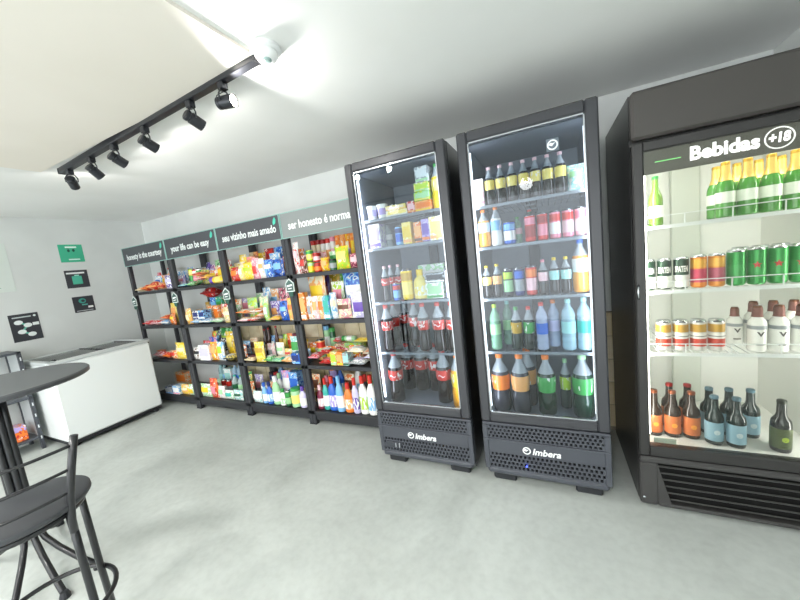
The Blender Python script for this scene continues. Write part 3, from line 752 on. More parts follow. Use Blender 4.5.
def word_on_can(o, txt, w, z, color, tw):
    k = ('word', txt, round(w, 4), tw)
    if k not in UC: UC[k] = bend(text_mesh(txt, .02, bold=.0006, width=tw, align='CENTER', extrude=.0002), w * .506 + .0008)
    obj('lettering', UC[k], mat(color, .4), o, loc=(0, 0, z), scale=(1, 1, 1.9))
def star_on_can(o, w, z):
    k = ('star', round(w, 4))
    if k not in UC: UC[k] = bend(MB().add(STAR.v, STAR.f).mesh('star'), w * .506 + .0006)
    obj('star', UC[k], mat('d0342c', .4), o, loc=(0, 0, z))

# kind, x, y, z, width, height, thickness, colours, look, place
ITEMS = [
    ('flat', -4.3386, 2.194, 1.3582, 0.1161, 0.06, 0.1, 'd2b58a', 'f1e3c0', 'f3f3ef', 'tan biscuit packet', 'on top shelf of freezer-side rack', None),
    ('flat', -4.2186, 2.194, 1.3582, 0.1218, 0.075, 0.1, 'd0342a', 'ee7f2d', 'f1e3c0', 'red biscuit packet', 'on top shelf of freezer-side rack', None),
    ('pouch', -4.3595, 2.414, 1.3582, 0.0742, 0.21, 0.06, 'ea8fa2', 'd0342a', 'f3f3ef', 'pink snack pouch', 'on top shelf of freezer-side rack', None),
    ('flat', -4.0671, 2.194, 1.3582, 0.1791, 0.1, 0.1, 'd0342a', 'f5b06a', 'f1e3c0', 'orange-red biscuit packet', 'on top shelf of freezer-side rack', None),
    ('pouch', -4.2493, 2.414, 1.3582, 0.1442, 0.17, 0.06, 'ee7f2d', 'f1e3c0', 'd0342a', 'orange snack pouch', 'on top shelf of freezer-side rack', None),
    ('flat', -3.9065, 2.194, 1.3582, 0.1402, 0.08, 0.1, 'f5b06a', 'd0342a', 'f3f3ef', 'pale orange biscuit packet', 'on top shelf of freezer-side rack', None),
    ('pouch', -3.7619, 2.173, 1.3582, 0.1469, 0.15, 0.06, '6d4fae', 'f3f3ef', 'cfc9ea', 'purple and white snack pouch', 'on top shelf of freezer-side rack', None),
    ('flat', -4.3171, 2.194, 0.9582, 0.159, 0.06, 0.1, 'ea8fa2', 'd0342a', 'f3f3ef', 'pink and red packet', 'on second shelf of freezer-side rack', None),
    ('flat', -4.1582, 2.194, 0.9582, 0.1568, 0.06, 0.1, 'd0342a', 'f3c6cc', 'f3f3ef', 'red and pink packet', 'on second shelf of freezer-side rack', None),
    ('flat', -3.9899, 2.194, 0.9582, 0.1778, 0.06, 0.1, '7fb8e6', 'f3f3ef', '9aa0a4', 'light blue packet', 'on second shelf of freezer-side rack', None),
    ('flat', -3.9562, 2.194, 1.0202, 0.1483, 0.05, 0.1, 'd0342a', 'ee7f2d', 'f1e3c0', 'red crisp packet', 'on second shelf of freezer-side rack', None),
    ('pouch', -3.8368, 2.173, 0.9582, 0.0883, 0.13, 0.06, 'ee7f2d', '6b3f26', 'f2cf2c', 'orange and brown pouch', 'on second shelf of freezer-side rack', None),
    ('pouch', -3.988, 2.294, 0.9582, 0.13, 0.23, 0.06, 'f2cf2c', 'f7e27a', 'f5b06a', 'tall yellow pouch', 'on second shelf of freezer-side rack', None),
    ('flat', -4.2324, 2.194, 0.5582, 0.1938, 0.09, 0.1, 'd0342a', 'f3c6cc', 'ee7f2d', 'red flat packet', 'on third shelf of freezer-side rack', None),
    ('flat', -4.0676, 2.194, 0.5582, 0.1338, 0.08, 0.1, 'd0342a', 'ee7f2d', 'f1e3c0', 'orange-edged flat packet', 'on third shelf of freezer-side rack', None),
    ('pouch', -3.9477, 2.173, 0.5582, 0.0924, 0.1, 0.06, 'ee7f2d', 'f1e3c0', 'd0342a', 'small orange pouch', 'on third shelf of freezer-side rack', None),
    ('pouch', -3.8043, 2.173, 0.5582, 0.1924, 0.19, 0.06, 'f2cf2c', 'f7e27a', 'f1e3c0', 'big yellow bag', 'on third shelf of freezer-side rack', None),
    ('box', -4.1644, 2.186, 0.1312, 0.1478, 0.08, 0.085, '22306e', '9aa0a4', '7fb8e6', 'dark blue carton', 'on bottom shelf of freezer-side rack', None),
    ('box', -4.0256, 2.186, 0.1312, 0.1278, 0.1, 0.085, '7fb8e6', 'f3f3ef', 'ea8fa2', 'light blue carton', 'on bottom shelf of freezer-side rack', None),
    ('box', -4.294, 2.414, 0.1312, 0.2, 0.17, 0.085, 'd2b58a', 'ee7f2d', 'f1e3c0', 'tan and orange carton', 'on bottom shelf of freezer-side rack', None),
    ('pouch', -3.8807, 2.173, 0.1312, 0.1415, 0.12, 0.06, 'f2cf2c', 'f5b06a', 'f1e3c0', 'yellow pouch', 'on bottom shelf of freezer-side rack', None),
    ('pouch', -3.7483, 2.173, 0.1312, 0.1215, 0.13, 0.06, 'a6d8a2', 'f3f3ef', 'f2cf2c', 'pale green pouch', 'on bottom shelf of freezer-side rack', None),
    ('can', -3.424, 2.294, 1.3582, 0.0623, 0.19, 0.08, 'f3f3ef', 'a6d8a2', '3f9d4c', 'tall white and green canister', 'on top shelf of second rack from freezer', None),
    ('can', -3.5564, 2.294, 1.3582, 0.06, 0.2, 0.075, 'b6d93a', '3f9d4c', 'f7e27a', 'tall green canister', 'on top shelf of second rack from freezer', None),
    ('can', -3.4908, 2.294, 1.3582, 0.06, 0.19, 0.085, 'd0342a', 'ea8fa2', 'f3f3ef', 'tall red canister', 'on top shelf of second rack from freezer', None),
    ('can', -3.5556, 2.414, 1.3582, 0.0594, 0.2, 0.085, 'a6d8a2', 'f3f3ef', '3f9d4c', 'pale green canister', 'on top shelf of second rack from freezer', None),
    ('can', -3.4908, 2.414, 1.3582, 0.059, 0.2, 0.085, 'd2b58a', '6b3f26', 'f1e3c0', 'brown canister', 'on top shelf of second rack from freezer', None),
    ('flat', -3.5266, 2.194, 1.3582, 0.1198, 0.04, 0.1, '2a63c4', 'a4dcd8', 'f3f3ef', 'blue flat packet', 'on top shelf of second rack from freezer', None),
    ('flat', -3.3912, 2.194, 1.3582, 0.1468, 0.05, 0.1, '3f9d4c', 'a6d8a2', 'f3f3ef', 'green flat packet', 'on top shelf of second rack from freezer', None),
    ('flat', -3.2469, 2.194, 1.4082, 0.1347, 0.045, 0.1, 'd0342a', 'f3c6cc', 'f5b06a', 'red flat packet', 'on top shelf of second rack from freezer', None),
    ('flat', -3.2714, 2.194, 1.4552, 0.1842, 0.04, 0.1, 'f5b06a', 'd0342a', 'f1e3c0', 'orange flat packet', 'on top shelf of second rack from freezer', None),
    ('flat', -3.1343, 2.194, 1.4082, 0.0874, 0.05, 0.1, 'f2cf2c', 'f5b06a', 'f7e27a', 'yellow flat packet', 'on top shelf of second rack from freezer', None),
    ('pouch', -3.4257, 2.414, 1.3582, 0.0647, 0.24, 0.06, '22306e', '6d4fae', 'cfc9ea', 'navy snack pouch', 'on top shelf of second rack from freezer', None),
    ('pouch', -3.3526, 2.414, 1.3582, 0.0795, 0.21, 0.06, '6d4fae', 'ea8fa2', 'cfc9ea', 'violet snack pouch', 'on top shelf of second rack from freezer', None),
    ('pouch', -3.2593, 2.414, 1.3582, 0.105, 0.25, 0.06, 'a6d8a2', '1f5d3a', 'f1e3c0', 'pale green snack pouch', 'on top shelf of second rack from freezer', None),
    ('roll', -2.9772, 2.178, 1.3582, 0.2248, 0.07, 0.07, 'f2cf2c', '6d4fae', 'f7e27a', 'yellow roll with purple end', 'on top shelf of second rack from freezer', None),
    ('pouch', -3.5456, 2.173, 0.9582, 0.0862, 0.17, 0.06, 'f5b06a', 'f2cf2c', 'f1e3c0', 'yellow-orange pouch', 'on second shelf of second rack from freezer', None),
    ('jar', -3.5472, 2.294, 0.9582, 0.0773, 0.14, 0.09, '6b3f26', 'd2b58a', 'f1e3c0', 'brown jar', 'on second shelf of second rack from freezer', None),
    ('jar', -3.5548, 2.414, 0.9582, 0.0609, 0.2, 0.09, 'd2b58a', 'c39a2e', 'f1e3c0', 'tan jar', 'on second shelf of second rack from freezer', None),
    ('jar', -3.4885, 2.414, 0.9582, 0.0579, 0.2, 0.09, 'c39a2e', '9aa0a4', 'f1e3c0', 'golden jar', 'on second shelf of second rack from freezer', None),
    ('flat', -3.4305, 2.194, 0.9582, 0.1421, 0.05, 0.1, 'f3f3ef', '7fb8e6', '7fb8e6', 'white and blue flour packet', 'on second shelf of second rack from freezer', None),
    ('flat', -3.2695, 2.194, 0.9582, 0.1777, 0.05, 0.1, '7fb8e6', 'f3f3ef', 'f3f3ef', 'pale blue flour packet', 'on second shelf of second rack from freezer', None),
    ('flat', -3.0855, 2.194, 0.9582, 0.1883, 0.05, 0.1, 'f3f3ef', 'a6d8a2', 'd2b58a', 'white and green packet', 'on second shelf of second rack from freezer', None),
    ('box', -3.401, 2.186, 1.0102, 0.09, 0.09, 0.085, 'f3f3ef', '22306e', '22306e', 'white and navy carton', 'on second shelf of second rack from freezer', None),
    ('box', -3.303, 2.186, 1.0102, 0.09, 0.09, 0.085, '7fb8e6', '22306e', 'f3f3ef', 'pale blue and navy carton', 'on second shelf of second rack from freezer', None),
    ('box', -3.4113, 2.414, 0.9582, 0.089, 0.25, 0.085, '2a63c4', '7fb8e6', 'f3f3ef', 'blue carton', 'on second shelf of second rack from freezer', None),
    ('flat', -3.456, 2.414, 1.2082, 0.26, 0.11, 0.1, 'd0342a', '9e2323', 'ea8fa2', 'red bag lying on the blue carton', 'on second shelf of second rack from freezer', None),
    ('box', -3.315, 2.294, 0.9582, 0.07, 0.17, 0.07, 'ee7f2d', 'f1e3c0', 'f3f3ef', 'orange carton', 'on second shelf of second rack from freezer', None),
    ('box', -3.234, 2.294, 0.9582, 0.07, 0.17, 0.07, 'f5b06a', 'ee7f2d', '3fb0a4', 'pale orange carton', 'on second shelf of second rack from freezer', None),
    ('box', -3.317, 2.414, 0.9582, 0.0977, 0.25, 0.085, '3fb0a4', '3f9d4c', 'f1e3c0', 'teal carton', 'on second shelf of second rack from freezer', None),
    ('pouch', -2.9307, 2.173, 0.9582, 0.1193, 0.16, 0.06, 'd2b58a', 'f7e27a', 'f1e3c0', 'tan pouch', 'on second shelf of second rack from freezer', None),
    ('pouch', -3.5468, 2.414, 0.5582, 0.0837, 0.26, 0.06, 'ee7f2d', 'b6d93a', 'd0342a', 'orange and green pouch', 'on third shelf of second rack from freezer', None),
    ('pouch', -3.5334, 2.294, 0.5582, 0.1106, 0.18, 0.06, 'd0342a', 'ea8fa2', 'f3f3ef', 'red and pink pouch', 'on third shelf of second rack from freezer', None),
    ('pouch', -3.5262, 2.173, 0.5582, 0.125, 0.14, 0.06, 'f3f3ef', '6b3f26', '22242a', 'white and dark pouch', 'on third shelf of second rack from freezer', None),
    ('box', -3.3802, 2.186, 0.5582, 0.165, 0.17, 0.085, 'f3f3ef', 'cfc9ea', 'f3f3ef', 'white carton', 'on third shelf of second rack from freezer', None),
    ('pouch', -3.4118, 2.294, 0.5582, 0.1306, 0.22, 0.06, '2a63c4', 'ea8fa2', '22306e', 'blue pouch', 'on third shelf of second rack from freezer', None),
    ('pouch', -3.3306, 2.414, 0.5582, 0.2182, 0.29, 0.06, '3f9d4c', 'a6d8a2', 'b6d93a', 'big green bag', 'on third shelf of second rack from freezer', None),
    ('pouch', -3.2427, 2.173, 0.5582, 0.1081, 0.2, 0.06, 'ee7f2d', 'f2cf2c', 'f5b06a', 'orange pouch', 'on third shelf of second rack from freezer', None),
    ('pouch', -3.1386, 2.173, 0.5582, 0.0981, 0.2, 0.06, 'f3f3ef', '7fb8e6', 'b6d93a', 'white and blue pouch', 'on third shelf of second rack from freezer', None),
    ('pouch', -3.4723, 2.414, 0.5582, 0.0633, 0.27, 0.06, '22306e', 'b6d93a', '7fb8e6', 'navy and lime pouch', 'on third shelf of second rack from freezer', None),
    ('pouch', -3.2396, 2.294, 0.5582, 0.0951, 0.21, 0.06, '22242a', 'f3f3ef', '7fb8e6', 'black and white pouch', 'on third shelf of second rack from freezer', None),
    ('pouch', -3.1334, 2.294, 0.5582, 0.1151, 0.28, 0.06, 'f2cf2c', 'c39a2e', 'f7e27a', 'tall yellow bag', 'on third shelf of second rack from freezer', None),
    ('flat', -3.0236, 2.194, 0.5582, 0.13, 0.06, 0.1, 'f7e27a', '22242a', 'f3f3ef', 'pale yellow packet', 'on third shelf of second rack from freezer', None),
    ('pouch', -3.506, 2.173, 0.1312, 0.1654, 0.15, 0.06, 'a6d8a2', 'f3f3ef', 'f2cf2c', 'pale green bag', 'on bottom shelf of second rack from freezer', None),
    ('box', -3.4025, 2.414, 0.1312, 0.1093, 0.25, 0.0808, 'f3f3ef', 'a4dcd8', 'f3f3ef', 'white carton', 'on bottom shelf of second rack from freezer', None),
    ('pouch', -3.3608, 2.173, 0.1312, 0.1229, 0.22, 0.06, 'd0342a', 'ee7f2d', 'ea8fa2', 'orange-red bag', 'on bottom shelf of second rack from freezer', None),
    ('pouch', -3.2496, 2.173, 0.1312, 0.0975, 0.14, 0.06, 'f3f3ef', 'f3c6cc', 'a6d8a2', 'white pouch', 'on bottom shelf of second rack from freezer', None),
    ('water', -3.5557, 2.414, 0.1312, 0.0613, 0.31, 0.085, 'bfe0e4', 'a4dcd8', 'a4dcd8', 'teal-capped water bottle', 'on bottom shelf of second rack from freezer', None),
    ('water', -3.4906, 2.414, 0.1312, 0.0579, 0.31, 0.085, 'bfe0e4', 'a4dcd8', '7fb8e6', 'teal-capped water bottle', 'on bottom shelf of second rack from freezer', None),
    ('water', -3.3108, 2.414, 0.1312, 0.0649, 0.31, 0.085, 'b9d6ea', '7fb8e6', '2a63c4', 'blue-labelled water bottle', 'on bottom shelf of second rack from freezer', None),
    ('water', -3.2357, 2.414, 0.1312, 0.0731, 0.31, 0.085, 'b9d6ea', '7fb8e6', '2a63c4', 'blue-labelled water bottle', 'on bottom shelf of second rack from freezer', None),
    ('can', -3.357, 2.294, 0.1312, 0.07, 0.17, 0.07, 'd0342a', 'f3f3ef', '9e2323', 'red can', 'on bottom shelf of second rack from freezer', None),
    ('can', -3.275, 2.294, 0.1312, 0.07, 0.17, 0.07, '9e2323', '9aa0a4', 'd0342a', 'dark red can', 'on bottom shelf of second rack from freezer', None),
    ('water', -3.18, 2.294, 0.1312, 0.075, 0.22, 0.075, 'cfe0e0', '3fb0a4', '1f5d3a', 'green-labelled water bottle', 'on bottom shelf of second rack from freezer', None),
    ('water', -3.086, 2.294, 0.1312, 0.075, 0.22, 0.075, 'cfe0e0', '3f9d4c', 'a6d8a2', 'clear water bottle', 'on bottom shelf of second rack from freezer', None),
    ('pouch', -3.1348, 2.173, 0.1312, 0.13, 0.1, 0.06, 'f3f3ef', 'a6d8a2', '3fb0a4', 'white and teal pouch', 'on bottom shelf of second rack from freezer', None),
    ('pouch', -2.997, 2.173, 0.1312, 0.13, 0.11, 0.06, 'a4dcd8', 'f3f3ef', '1f5d3a', 'pale teal pouch', 'on bottom shelf of second rack from freezer', None),
    ('pouch', -2.7483, 2.414, 1.3582, 0.0627, 0.27, 0.057, 'f1e3c0', 'd2b58a', 'f3f3ef', 'cream pouch', 'on top shelf of third rack from freezer', None),
    ('pouch', -2.7234, 2.173, 1.3582, 0.1107, 0.13, 0.057, 'd0342a', '9e2323', 'ee7f2d', 'red crisp bag', 'on top shelf of third rack from freezer', None),
    ('pouch', -2.6253, 2.294, 1.3582, 0.1164, 0.22, 0.06, 'f5b06a', 'ea8fa2', 'f1e3c0', 'pale orange pouch', 'on top shelf of third rack from freezer', None),
    ('pouch', -2.7326, 2.294, 1.3582, 0.0964, 0.25, 0.06, 'f2cf2c', 'f7e27a', 'f1e3c0', 'tall yellow pouch', 'on top shelf of third rack from freezer', None),
    ('pouch', -2.6357, 2.173, 1.3582, 0.0607, 0.14, 0.057, 'f7e27a', 'f1e3c0', 'f3f3ef', 'pale yellow pouch', 'on top shelf of third rack from freezer', None),
    ('pouch', -2.6052, 2.414, 1.3582, 0.0945, 0.25, 0.06, 'f2cf2c', 'c39a2e', 'f7e27a', 'wide yellow bag', 'on top shelf of third rack from freezer', None),
    ('pouch', -2.5436, 2.173, 1.3582, 0.1176, 0.16, 0.057, 'f2cf2c', 'f7e27a', 'b6d93a', 'lemon yellow pouch', 'on top shelf of third rack from freezer', None),
    ('pouch', -2.4399, 2.173, 1.3582, 0.0826, 0.19, 0.057, 'ea8fa2', 'f3c6cc', 'd0342a', 'pink pouch', 'on top shelf of third rack from freezer', None),
    ('pouch', -2.3652, 2.173, 1.3582, 0.0643, 0.18, 0.06, 'f3f3ef', 'f1e3c0', 'f5b06a', 'white pouch', 'on top shelf of third rack from freezer', None),
    ('pouch', -2.6842, 2.414, 1.3582, 0.0611, 0.27, 0.057, 'f5b06a', 'd0342a', 'f3f3ef', 'orange and red pouch', 'on top shelf of third rack from freezer', None),
    ('pouch', -2.4954, 2.414, 1.3582, 0.1232, 0.28, 0.06, '9e2323', 'd0342a', 'f3c6cc', 'dark red bag', 'on top shelf of third rack from freezer', None),
    ('pouch', -2.2812, 2.173, 1.3582, 0.1017, 0.16, 0.06, '2a63c4', '7fb8e6', 'f3f3ef', 'blue crisp bag', 'on top shelf of third rack from freezer', None),
    ('pouch', -2.1662, 2.173, 1.3582, 0.1264, 0.15, 0.06, '2a63c4', '22306e', '7fb8e6', 'deep blue crisp bag', 'on top shelf of third rack from freezer', None),
    ('pouch', -2.3728, 2.414, 1.3582, 0.12, 0.28, 0.06, '2a63c4', '7fb8e6', 'cfc9ea', 'tall blue bag', 'on top shelf of third rack from freezer', None),
    ('pouch', -2.315, 2.294, 1.3582, 0.13, 0.22, 0.06, '7fb8e6', 'f3f3ef', '2a63c4', 'pale blue bag', 'on top shelf of third rack from freezer', None),
    ('flat', -2.7091, 2.194, 0.9582, 0.1384, 0.04, 0.1, 'f3f3ef', 'f3c6cc', 'f1e3c0', 'white rice packet', 'on second shelf of third rack from freezer', None),
    ('flat', -2.4777, 2.194, 0.9982, 0.0892, 0.04, 0.1, 'f3f3ef', 'ee7f2d', 'f5b06a', 'white and orange rice packet', 'on second shelf of third rack from freezer', None),
    ('flat', -2.6853, 2.194, 1.0382, 0.1844, 0.04, 0.1, 'f1e3c0', 'ee7f2d', 'f3f3ef', 'cream rice packet', 'on second shelf of third rack from freezer', None),
    ('flat', -2.581, 2.194, 0.9582, 0.1114, 0.045, 0.1, 'f3f3ef', 'd0342a', 'f5b06a', 'white and red rice packet', 'on second shelf of third rack from freezer', None),
    ('flat', -2.5108, 2.194, 1.0432, 0.1536, 0.04, 0.1, 'ee7f2d', 'f3f3ef', 'f1e3c0', 'orange rice packet', 'on second shelf of third rack from freezer', None),
    ('pouch', -2.7281, 2.414, 0.9582, 0.1053, 0.25, 0.06, 'a6d8a2', 'f3f3ef', '3fb0a4', 'pale green pouch', 'on second shelf of third rack from freezer', None),
    ('pouch', -2.708, 2.294, 0.9582, 0.14, 0.22, 0.06, 'b6d93a', 'a6d8a2', 'f1e3c0', 'lime pouch', 'on second shelf of third rack from freezer', None),
    ('pouch', -2.6223, 2.414, 0.9582, 0.1044, 0.3, 0.06, '7fb8e6', 'f3f3ef', '2a63c4', 'light blue bag', 'on second shelf of third rack from freezer', None),
    ('pouch', -2.55, 2.294, 0.9582, 0.12, 0.22, 0.06, 'f1e3c0', 'a6d8a2', 'f5b06a', 'cream and green pouch', 'on second shelf of third rack from freezer', None),
    ('pouch', -2.4003, 2.173, 0.9582, 0.0592, 0.17, 0.0541, 'a6d8a2', 'b6d93a', 'f3f3ef', 'bright green pouch', 'on second shelf of third rack from freezer', None),
    ('flat', -2.2997, 2.194, 0.9582, 0.1361, 0.045, 0.1, 'f2cf2c', 'f5b06a', 'f1e3c0', 'yellow packet', 'on second shelf of third rack from freezer', None),
    ('pouch', -2.5173, 2.414, 0.9582, 0.1036, 0.28, 0.06, 'f5b06a', 'f3f3ef', '7fb8e6', 'white and orange pouch', 'on second shelf of third rack from freezer', None),
    ('pouch', -2.41, 2.294, 0.9582, 0.12, 0.17, 0.06, '6d4fae', 'cfc9ea', 'f5b06a', 'purple pouch', 'on second shelf of third rack from freezer', None),
    ('pouch', -2.3922, 2.414, 0.9582, 0.1446, 0.28, 0.06, 'ea8fa2', '7a2440', 'f3c6cc', 'pink bag', 'on second shelf of third rack from freezer', None),
    ('pouch', -2.1819, 2.173, 0.9582, 0.0946, 0.18, 0.057, '2a63c4', '22306e', '7fb8e6', 'blue bag', 'on second shelf of third rack from freezer', None),
    ('pouch', -2.0957, 2.173, 0.9582, 0.075, 0.2, 0.057, 'f5b06a', 'f2cf2c', 'ee7f2d', 'orange pouch', 'on second shelf of third rack from freezer', None),
    ('jar', -2.5274, 2.414, 0.5582, 0.052, 0.2, 0.07, 'c39a2e', '9aa0a4', 'd2b58a', 'golden jar', 'on third shelf of third rack from freezer', None),
    ('jar', -2.6818, 2.294, 0.5582, 0.0621, 0.15, 0.07, '9aa0a4', 'a4dcd8', 'f3f3ef', 'grey-capped jar', 'on third shelf of third rack from freezer', None),
    ('beer', -2.7507, 2.414, 0.5582, 0.0539, 0.27, 0.06, '3a1b12', '9e2323', 'd2b58a', 'dark red-capped sauce bottle', 'on third shelf of third rack from freezer', None),
    ('beer', -2.5842, 2.414, 0.5582, 0.0502, 0.3, 0.06, '4a1f14', '9e2323', 'f1e3c0', 'dark red-capped sauce bottle', 'on third shelf of third rack from freezer', None),
    ('beer', -2.6932, 2.414, 0.5582, 0.0502, 0.28, 0.06, '3a1b12', '9e2323', 'c39a2e', 'dark red-capped sauce bottle', 'on third shelf of third rack from freezer', None),
    ('pouch', -2.6385, 2.414, 0.5582, 0.0524, 0.2, 0.0489, '7fb8e6', '22306e', 'f3f3ef', 'pale blue pouch', 'on third shelf of third rack from freezer', None),
    ('pouch', -2.5809, 2.173, 0.5582, 0.1286, 0.2, 0.057, 'f2cf2c', 'f7e27a', 'c39a2e', 'wide yellow bag', 'on third shelf of third rack from freezer', None),
    ('flat', -2.714, 2.194, 0.5582, 0.129, 0.05, 0.1, 'd2b58a', 'f1e3c0', '7a2440', 'tan packet', 'on third shelf of third rack from freezer', None),
    ('jar', -2.7485, 2.294, 0.5582, 0.06, 0.14, 0.06, '1f5d3a', '9aa0a4', 'f3f3ef', 'dark green jar', 'on third shelf of third rack from freezer', None),
    ('pouch', -2.4716, 2.414, 0.5582, 0.0531, 0.21, 0.0489, 'b6d93a', '3f9d4c', 'f7e27a', 'lime pouch', 'on third shelf of third rack from freezer', None),
    ('pouch', -2.4066, 2.414, 0.5582, 0.0749, 0.22, 0.0541, 'ee7f2d', 'f5b06a', 'd0342a', 'orange pouch', 'on third shelf of third rack from freezer', None),
    ('pouch', -2.555, 2.294, 0.5582, 0.1, 0.15, 0.06, 'f3c6cc', 'f3f3ef', '9aa0a4', 'pale pink pouch', 'on third shelf of third rack from freezer', None),
    ('pouch', -2.434, 2.294, 0.5582, 0.1, 0.16, 0.06, 'f3f3ef', 'f1e3c0', 'a6d8a2', 'white pouch', 'on third shelf of third rack from freezer', None),
    ('jar', -2.3337, 2.414, 0.5582, 0.0642, 0.22, 0.075, 'd0342a', '7a2440', 'f5b06a', 'red jar', 'on third shelf of third rack from freezer', None),
    ('pouch', -2.23, 2.294, 0.5582, 0.12, 0.22, 0.06, 'a4dcd8', 'f3f3ef', '3f9d4c', 'pale teal pouch', 'on third shelf of third rack from freezer', None),
    ('flat', -2.4657, 2.194, 0.5582, 0.0982, 0.06, 0.1, 'a6d8a2', '3f9d4c', 'f3f3ef', 'green packet', 'on third shelf of third rack from freezer', None),
    ('flat', -2.3534, 2.194, 0.5582, 0.1243, 0.05, 0.1, '3fb0a4', 'a6d8a2', 'f1e3c0', 'teal packet', 'on third shelf of third rack from freezer', None),
    ('flat', -2.2293, 2.194, 0.5582, 0.1219, 0.06, 0.1, 'f1e3c0', 'f5b06a', 'f3f3ef', 'cream packet', 'on third shelf of third rack from freezer', None),
    ('box', -2.1193, 2.186, 0.5582, 0.0961, 0.1, 0.085, '2a63c4', '22306e', '7fb8e6', 'blue carton', 'on third shelf of third rack from freezer', None),
    ('water', -2.604, 2.414, 0.1312, 0.074, 0.33, 0.12, '8fbce6', '7fb8e6', '2a63c4', 'large blue water jug', 'on bottom shelf of third rack from freezer', None),
    ('jar', -2.7326, 2.294, 0.1312, 0.09, 0.16, 0.09, 'f3f3ef', '9aa0a4', '9aa0a4', 'white and grey jar', 'on bottom shelf of third rack from freezer', None),
    ('pouch', -2.7183, 2.173, 0.1312, 0.1206, 0.12, 0.057, 'f3f3ef', 'a4dcd8', 'f3f3ef', 'white pouch', 'on bottom shelf of third rack from freezer', None),
    ('jug', -2.6243, 2.183, 0.1312, 0.0622, 0.21, 0.08, '7fb8e6', '2a63c4', 'f3f3ef', 'light blue cleaner bottle', 'on bottom shelf of third rack from freezer', None),
    ('jug', -2.5551, 2.183, 0.1312, 0.0699, 0.22, 0.08, '2a63c4', '22306e', '7fb8e6', 'blue cleaner bottle', 'on bottom shelf of third rack from freezer', None),
    ('jar', -2.7479, 2.414, 0.1312, 0.061, 0.23, 0.08, '22306e', '22242a', '9aa0a4', 'dark jar', 'on bottom shelf of third rack from freezer', None),
    ('jar', -2.6794, 2.414, 0.1312, 0.0645, 0.23, 0.08, '22306e', '9e2323', '9aa0a4', 'dark red-capped jar', 'on bottom shelf of third rack from freezer', None),
    ('jug', -2.4718, 2.191, 0.1312, 0.0889, 0.28, 0.095, 'a6d8a2', 'f3f3ef', 'f3f3ef', 'pale green cleaner bottle', 'on bottom shelf of third rack from freezer', None),
    ('jug', -2.5215, 2.294, 0.1312, 0.0794, 0.27, 0.09, 'f3f3ef', 'a6d8a2', 'f3c6cc', 'white cleaner bottle', 'on bottom shelf of third rack from freezer', None),
    ('jug', -2.3875, 2.183, 0.1312, 0.0746, 0.16, 0.08, 'f3f3ef', '3f9d4c', 'a6d8a2', 'short white cleaner bottle', 'on bottom shelf of third rack from freezer', None),
    ('pouch', -2.4164, 2.294, 0.1312, 0.127, 0.3, 0.06, 'b5a2dc', 'ea8fa2', 'f3f3ef', 'pink and purple detergent bag', 'on bottom shelf of third rack from freezer', None),
    ('box', -2.2981, 2.294, 0.1312, 0.1076, 0.3, 0.085, '7fb8e6', '2a63c4', 'cfc9ea', 'pale blue detergent box', 'on bottom shelf of third rack from freezer', None),
    ('pouch', -2.342, 2.414, 0.1312, 0.13, 0.33, 0.06, 'b6d93a', '6d4fae', 'cfc9ea', 'lime and purple detergent bag', 'on bottom shelf of third rack from freezer', None),
    ('can', -2.3135, 2.178, 0.1312, 0.065, 0.16, 0.07, '1f5d3a', 'a6d8a2', '3f9d4c', 'green can', 'on bottom shelf of third rack from freezer', None),
    ('jar', -2.2276, 2.191, 0.1312, 0.0933, 0.18, 0.095, 'a6d8a2', '3f9d4c', 'f7e27a', 'green and yellow jar', 'on bottom shelf of third rack from freezer', None),
    ('jug', -2.1359, 2.183, 0.1312, 0.08, 0.2, 0.08, 'cfc9ea', '6d4fae', 'f3f3ef', 'lavender cleaner bottle', 'on bottom shelf of third rack from freezer', None),
    ('pouch', -1.9426, 2.173, 1.3582, 0.0607, 0.27, 0.057, 'f3f3ef', 'd0342a', 'f3c6cc', 'white and red pouch', 'on top shelf of cooler-side rack', None),
    ('pouch', -1.8799, 2.173, 1.3582, 0.0627, 0.15, 0.057, '6b3f26', 'f3c6cc', 'd0342a', 'brown and pink pouch', 'on top shelf of cooler-side rack', None),
    ('jar', -1.7311, 2.414, 1.3582, 0.0495, 0.29, 0.08, 'f3f3ef', 'ea8fa2', 'f3c6cc', 'pink-lidded clear jar', 'on top shelf of cooler-side rack', None),
    ('jar', -1.9438, 2.414, 1.3582, 0.052, 0.28, 0.075, 'f1e3c0', 'd0342a', 'f3c6cc', 'red-lidded pale jar', 'on top shelf of cooler-side rack', None),
    ('jar', -1.7843, 2.414, 1.3582, 0.0471, 0.28, 0.075, 'f3f3ef', 'd0342a', 'f5b06a', 'red-lidded pale jar', 'on top shelf of cooler-side rack', None),
    ('jar', -1.8894, 2.414, 1.3582, 0.0468, 0.28, 0.075, 'f1e3c0', '9e2323', 'f3c6cc', 'red-lidded pale jar', 'on top shelf of cooler-side rack', None),
    ('jar', -1.8369, 2.414, 1.3582, 0.0485, 0.28, 0.075, 'f3f3ef', '9e2323', 'f1e3c0', 'red-lidded pale jar', 'on top shelf of cooler-side rack', None),
    ('can', -1.814, 2.186, 1.3582, 0.0624, 0.095, 0.085, 'b6d93a', 'f2cf2c', 'a6d8a2', 'lime can', 'on top shelf of cooler-side rack', None),
    ('can', -1.8132, 2.186, 1.4562, 0.0638, 0.095, 0.085, 'b6d93a', 'f7e27a', '3f9d4c', 'upper lime can of its stack', 'on top shelf of cooler-side rack', None),
    ('can', -1.7416, 2.183, 1.3582, 0.0703, 0.08, 0.08, 'd0342a', 'ee7f2d', '9e2323', 'lower red can of its stack', 'on top shelf of cooler-side rack', None),
    ('can', -1.741, 2.183, 1.4412, 0.0688, 0.08, 0.08, 'd0342a', 'f3c6cc', '9e2323', 'upper red can of its stack', 'on top shelf of cooler-side rack', None),
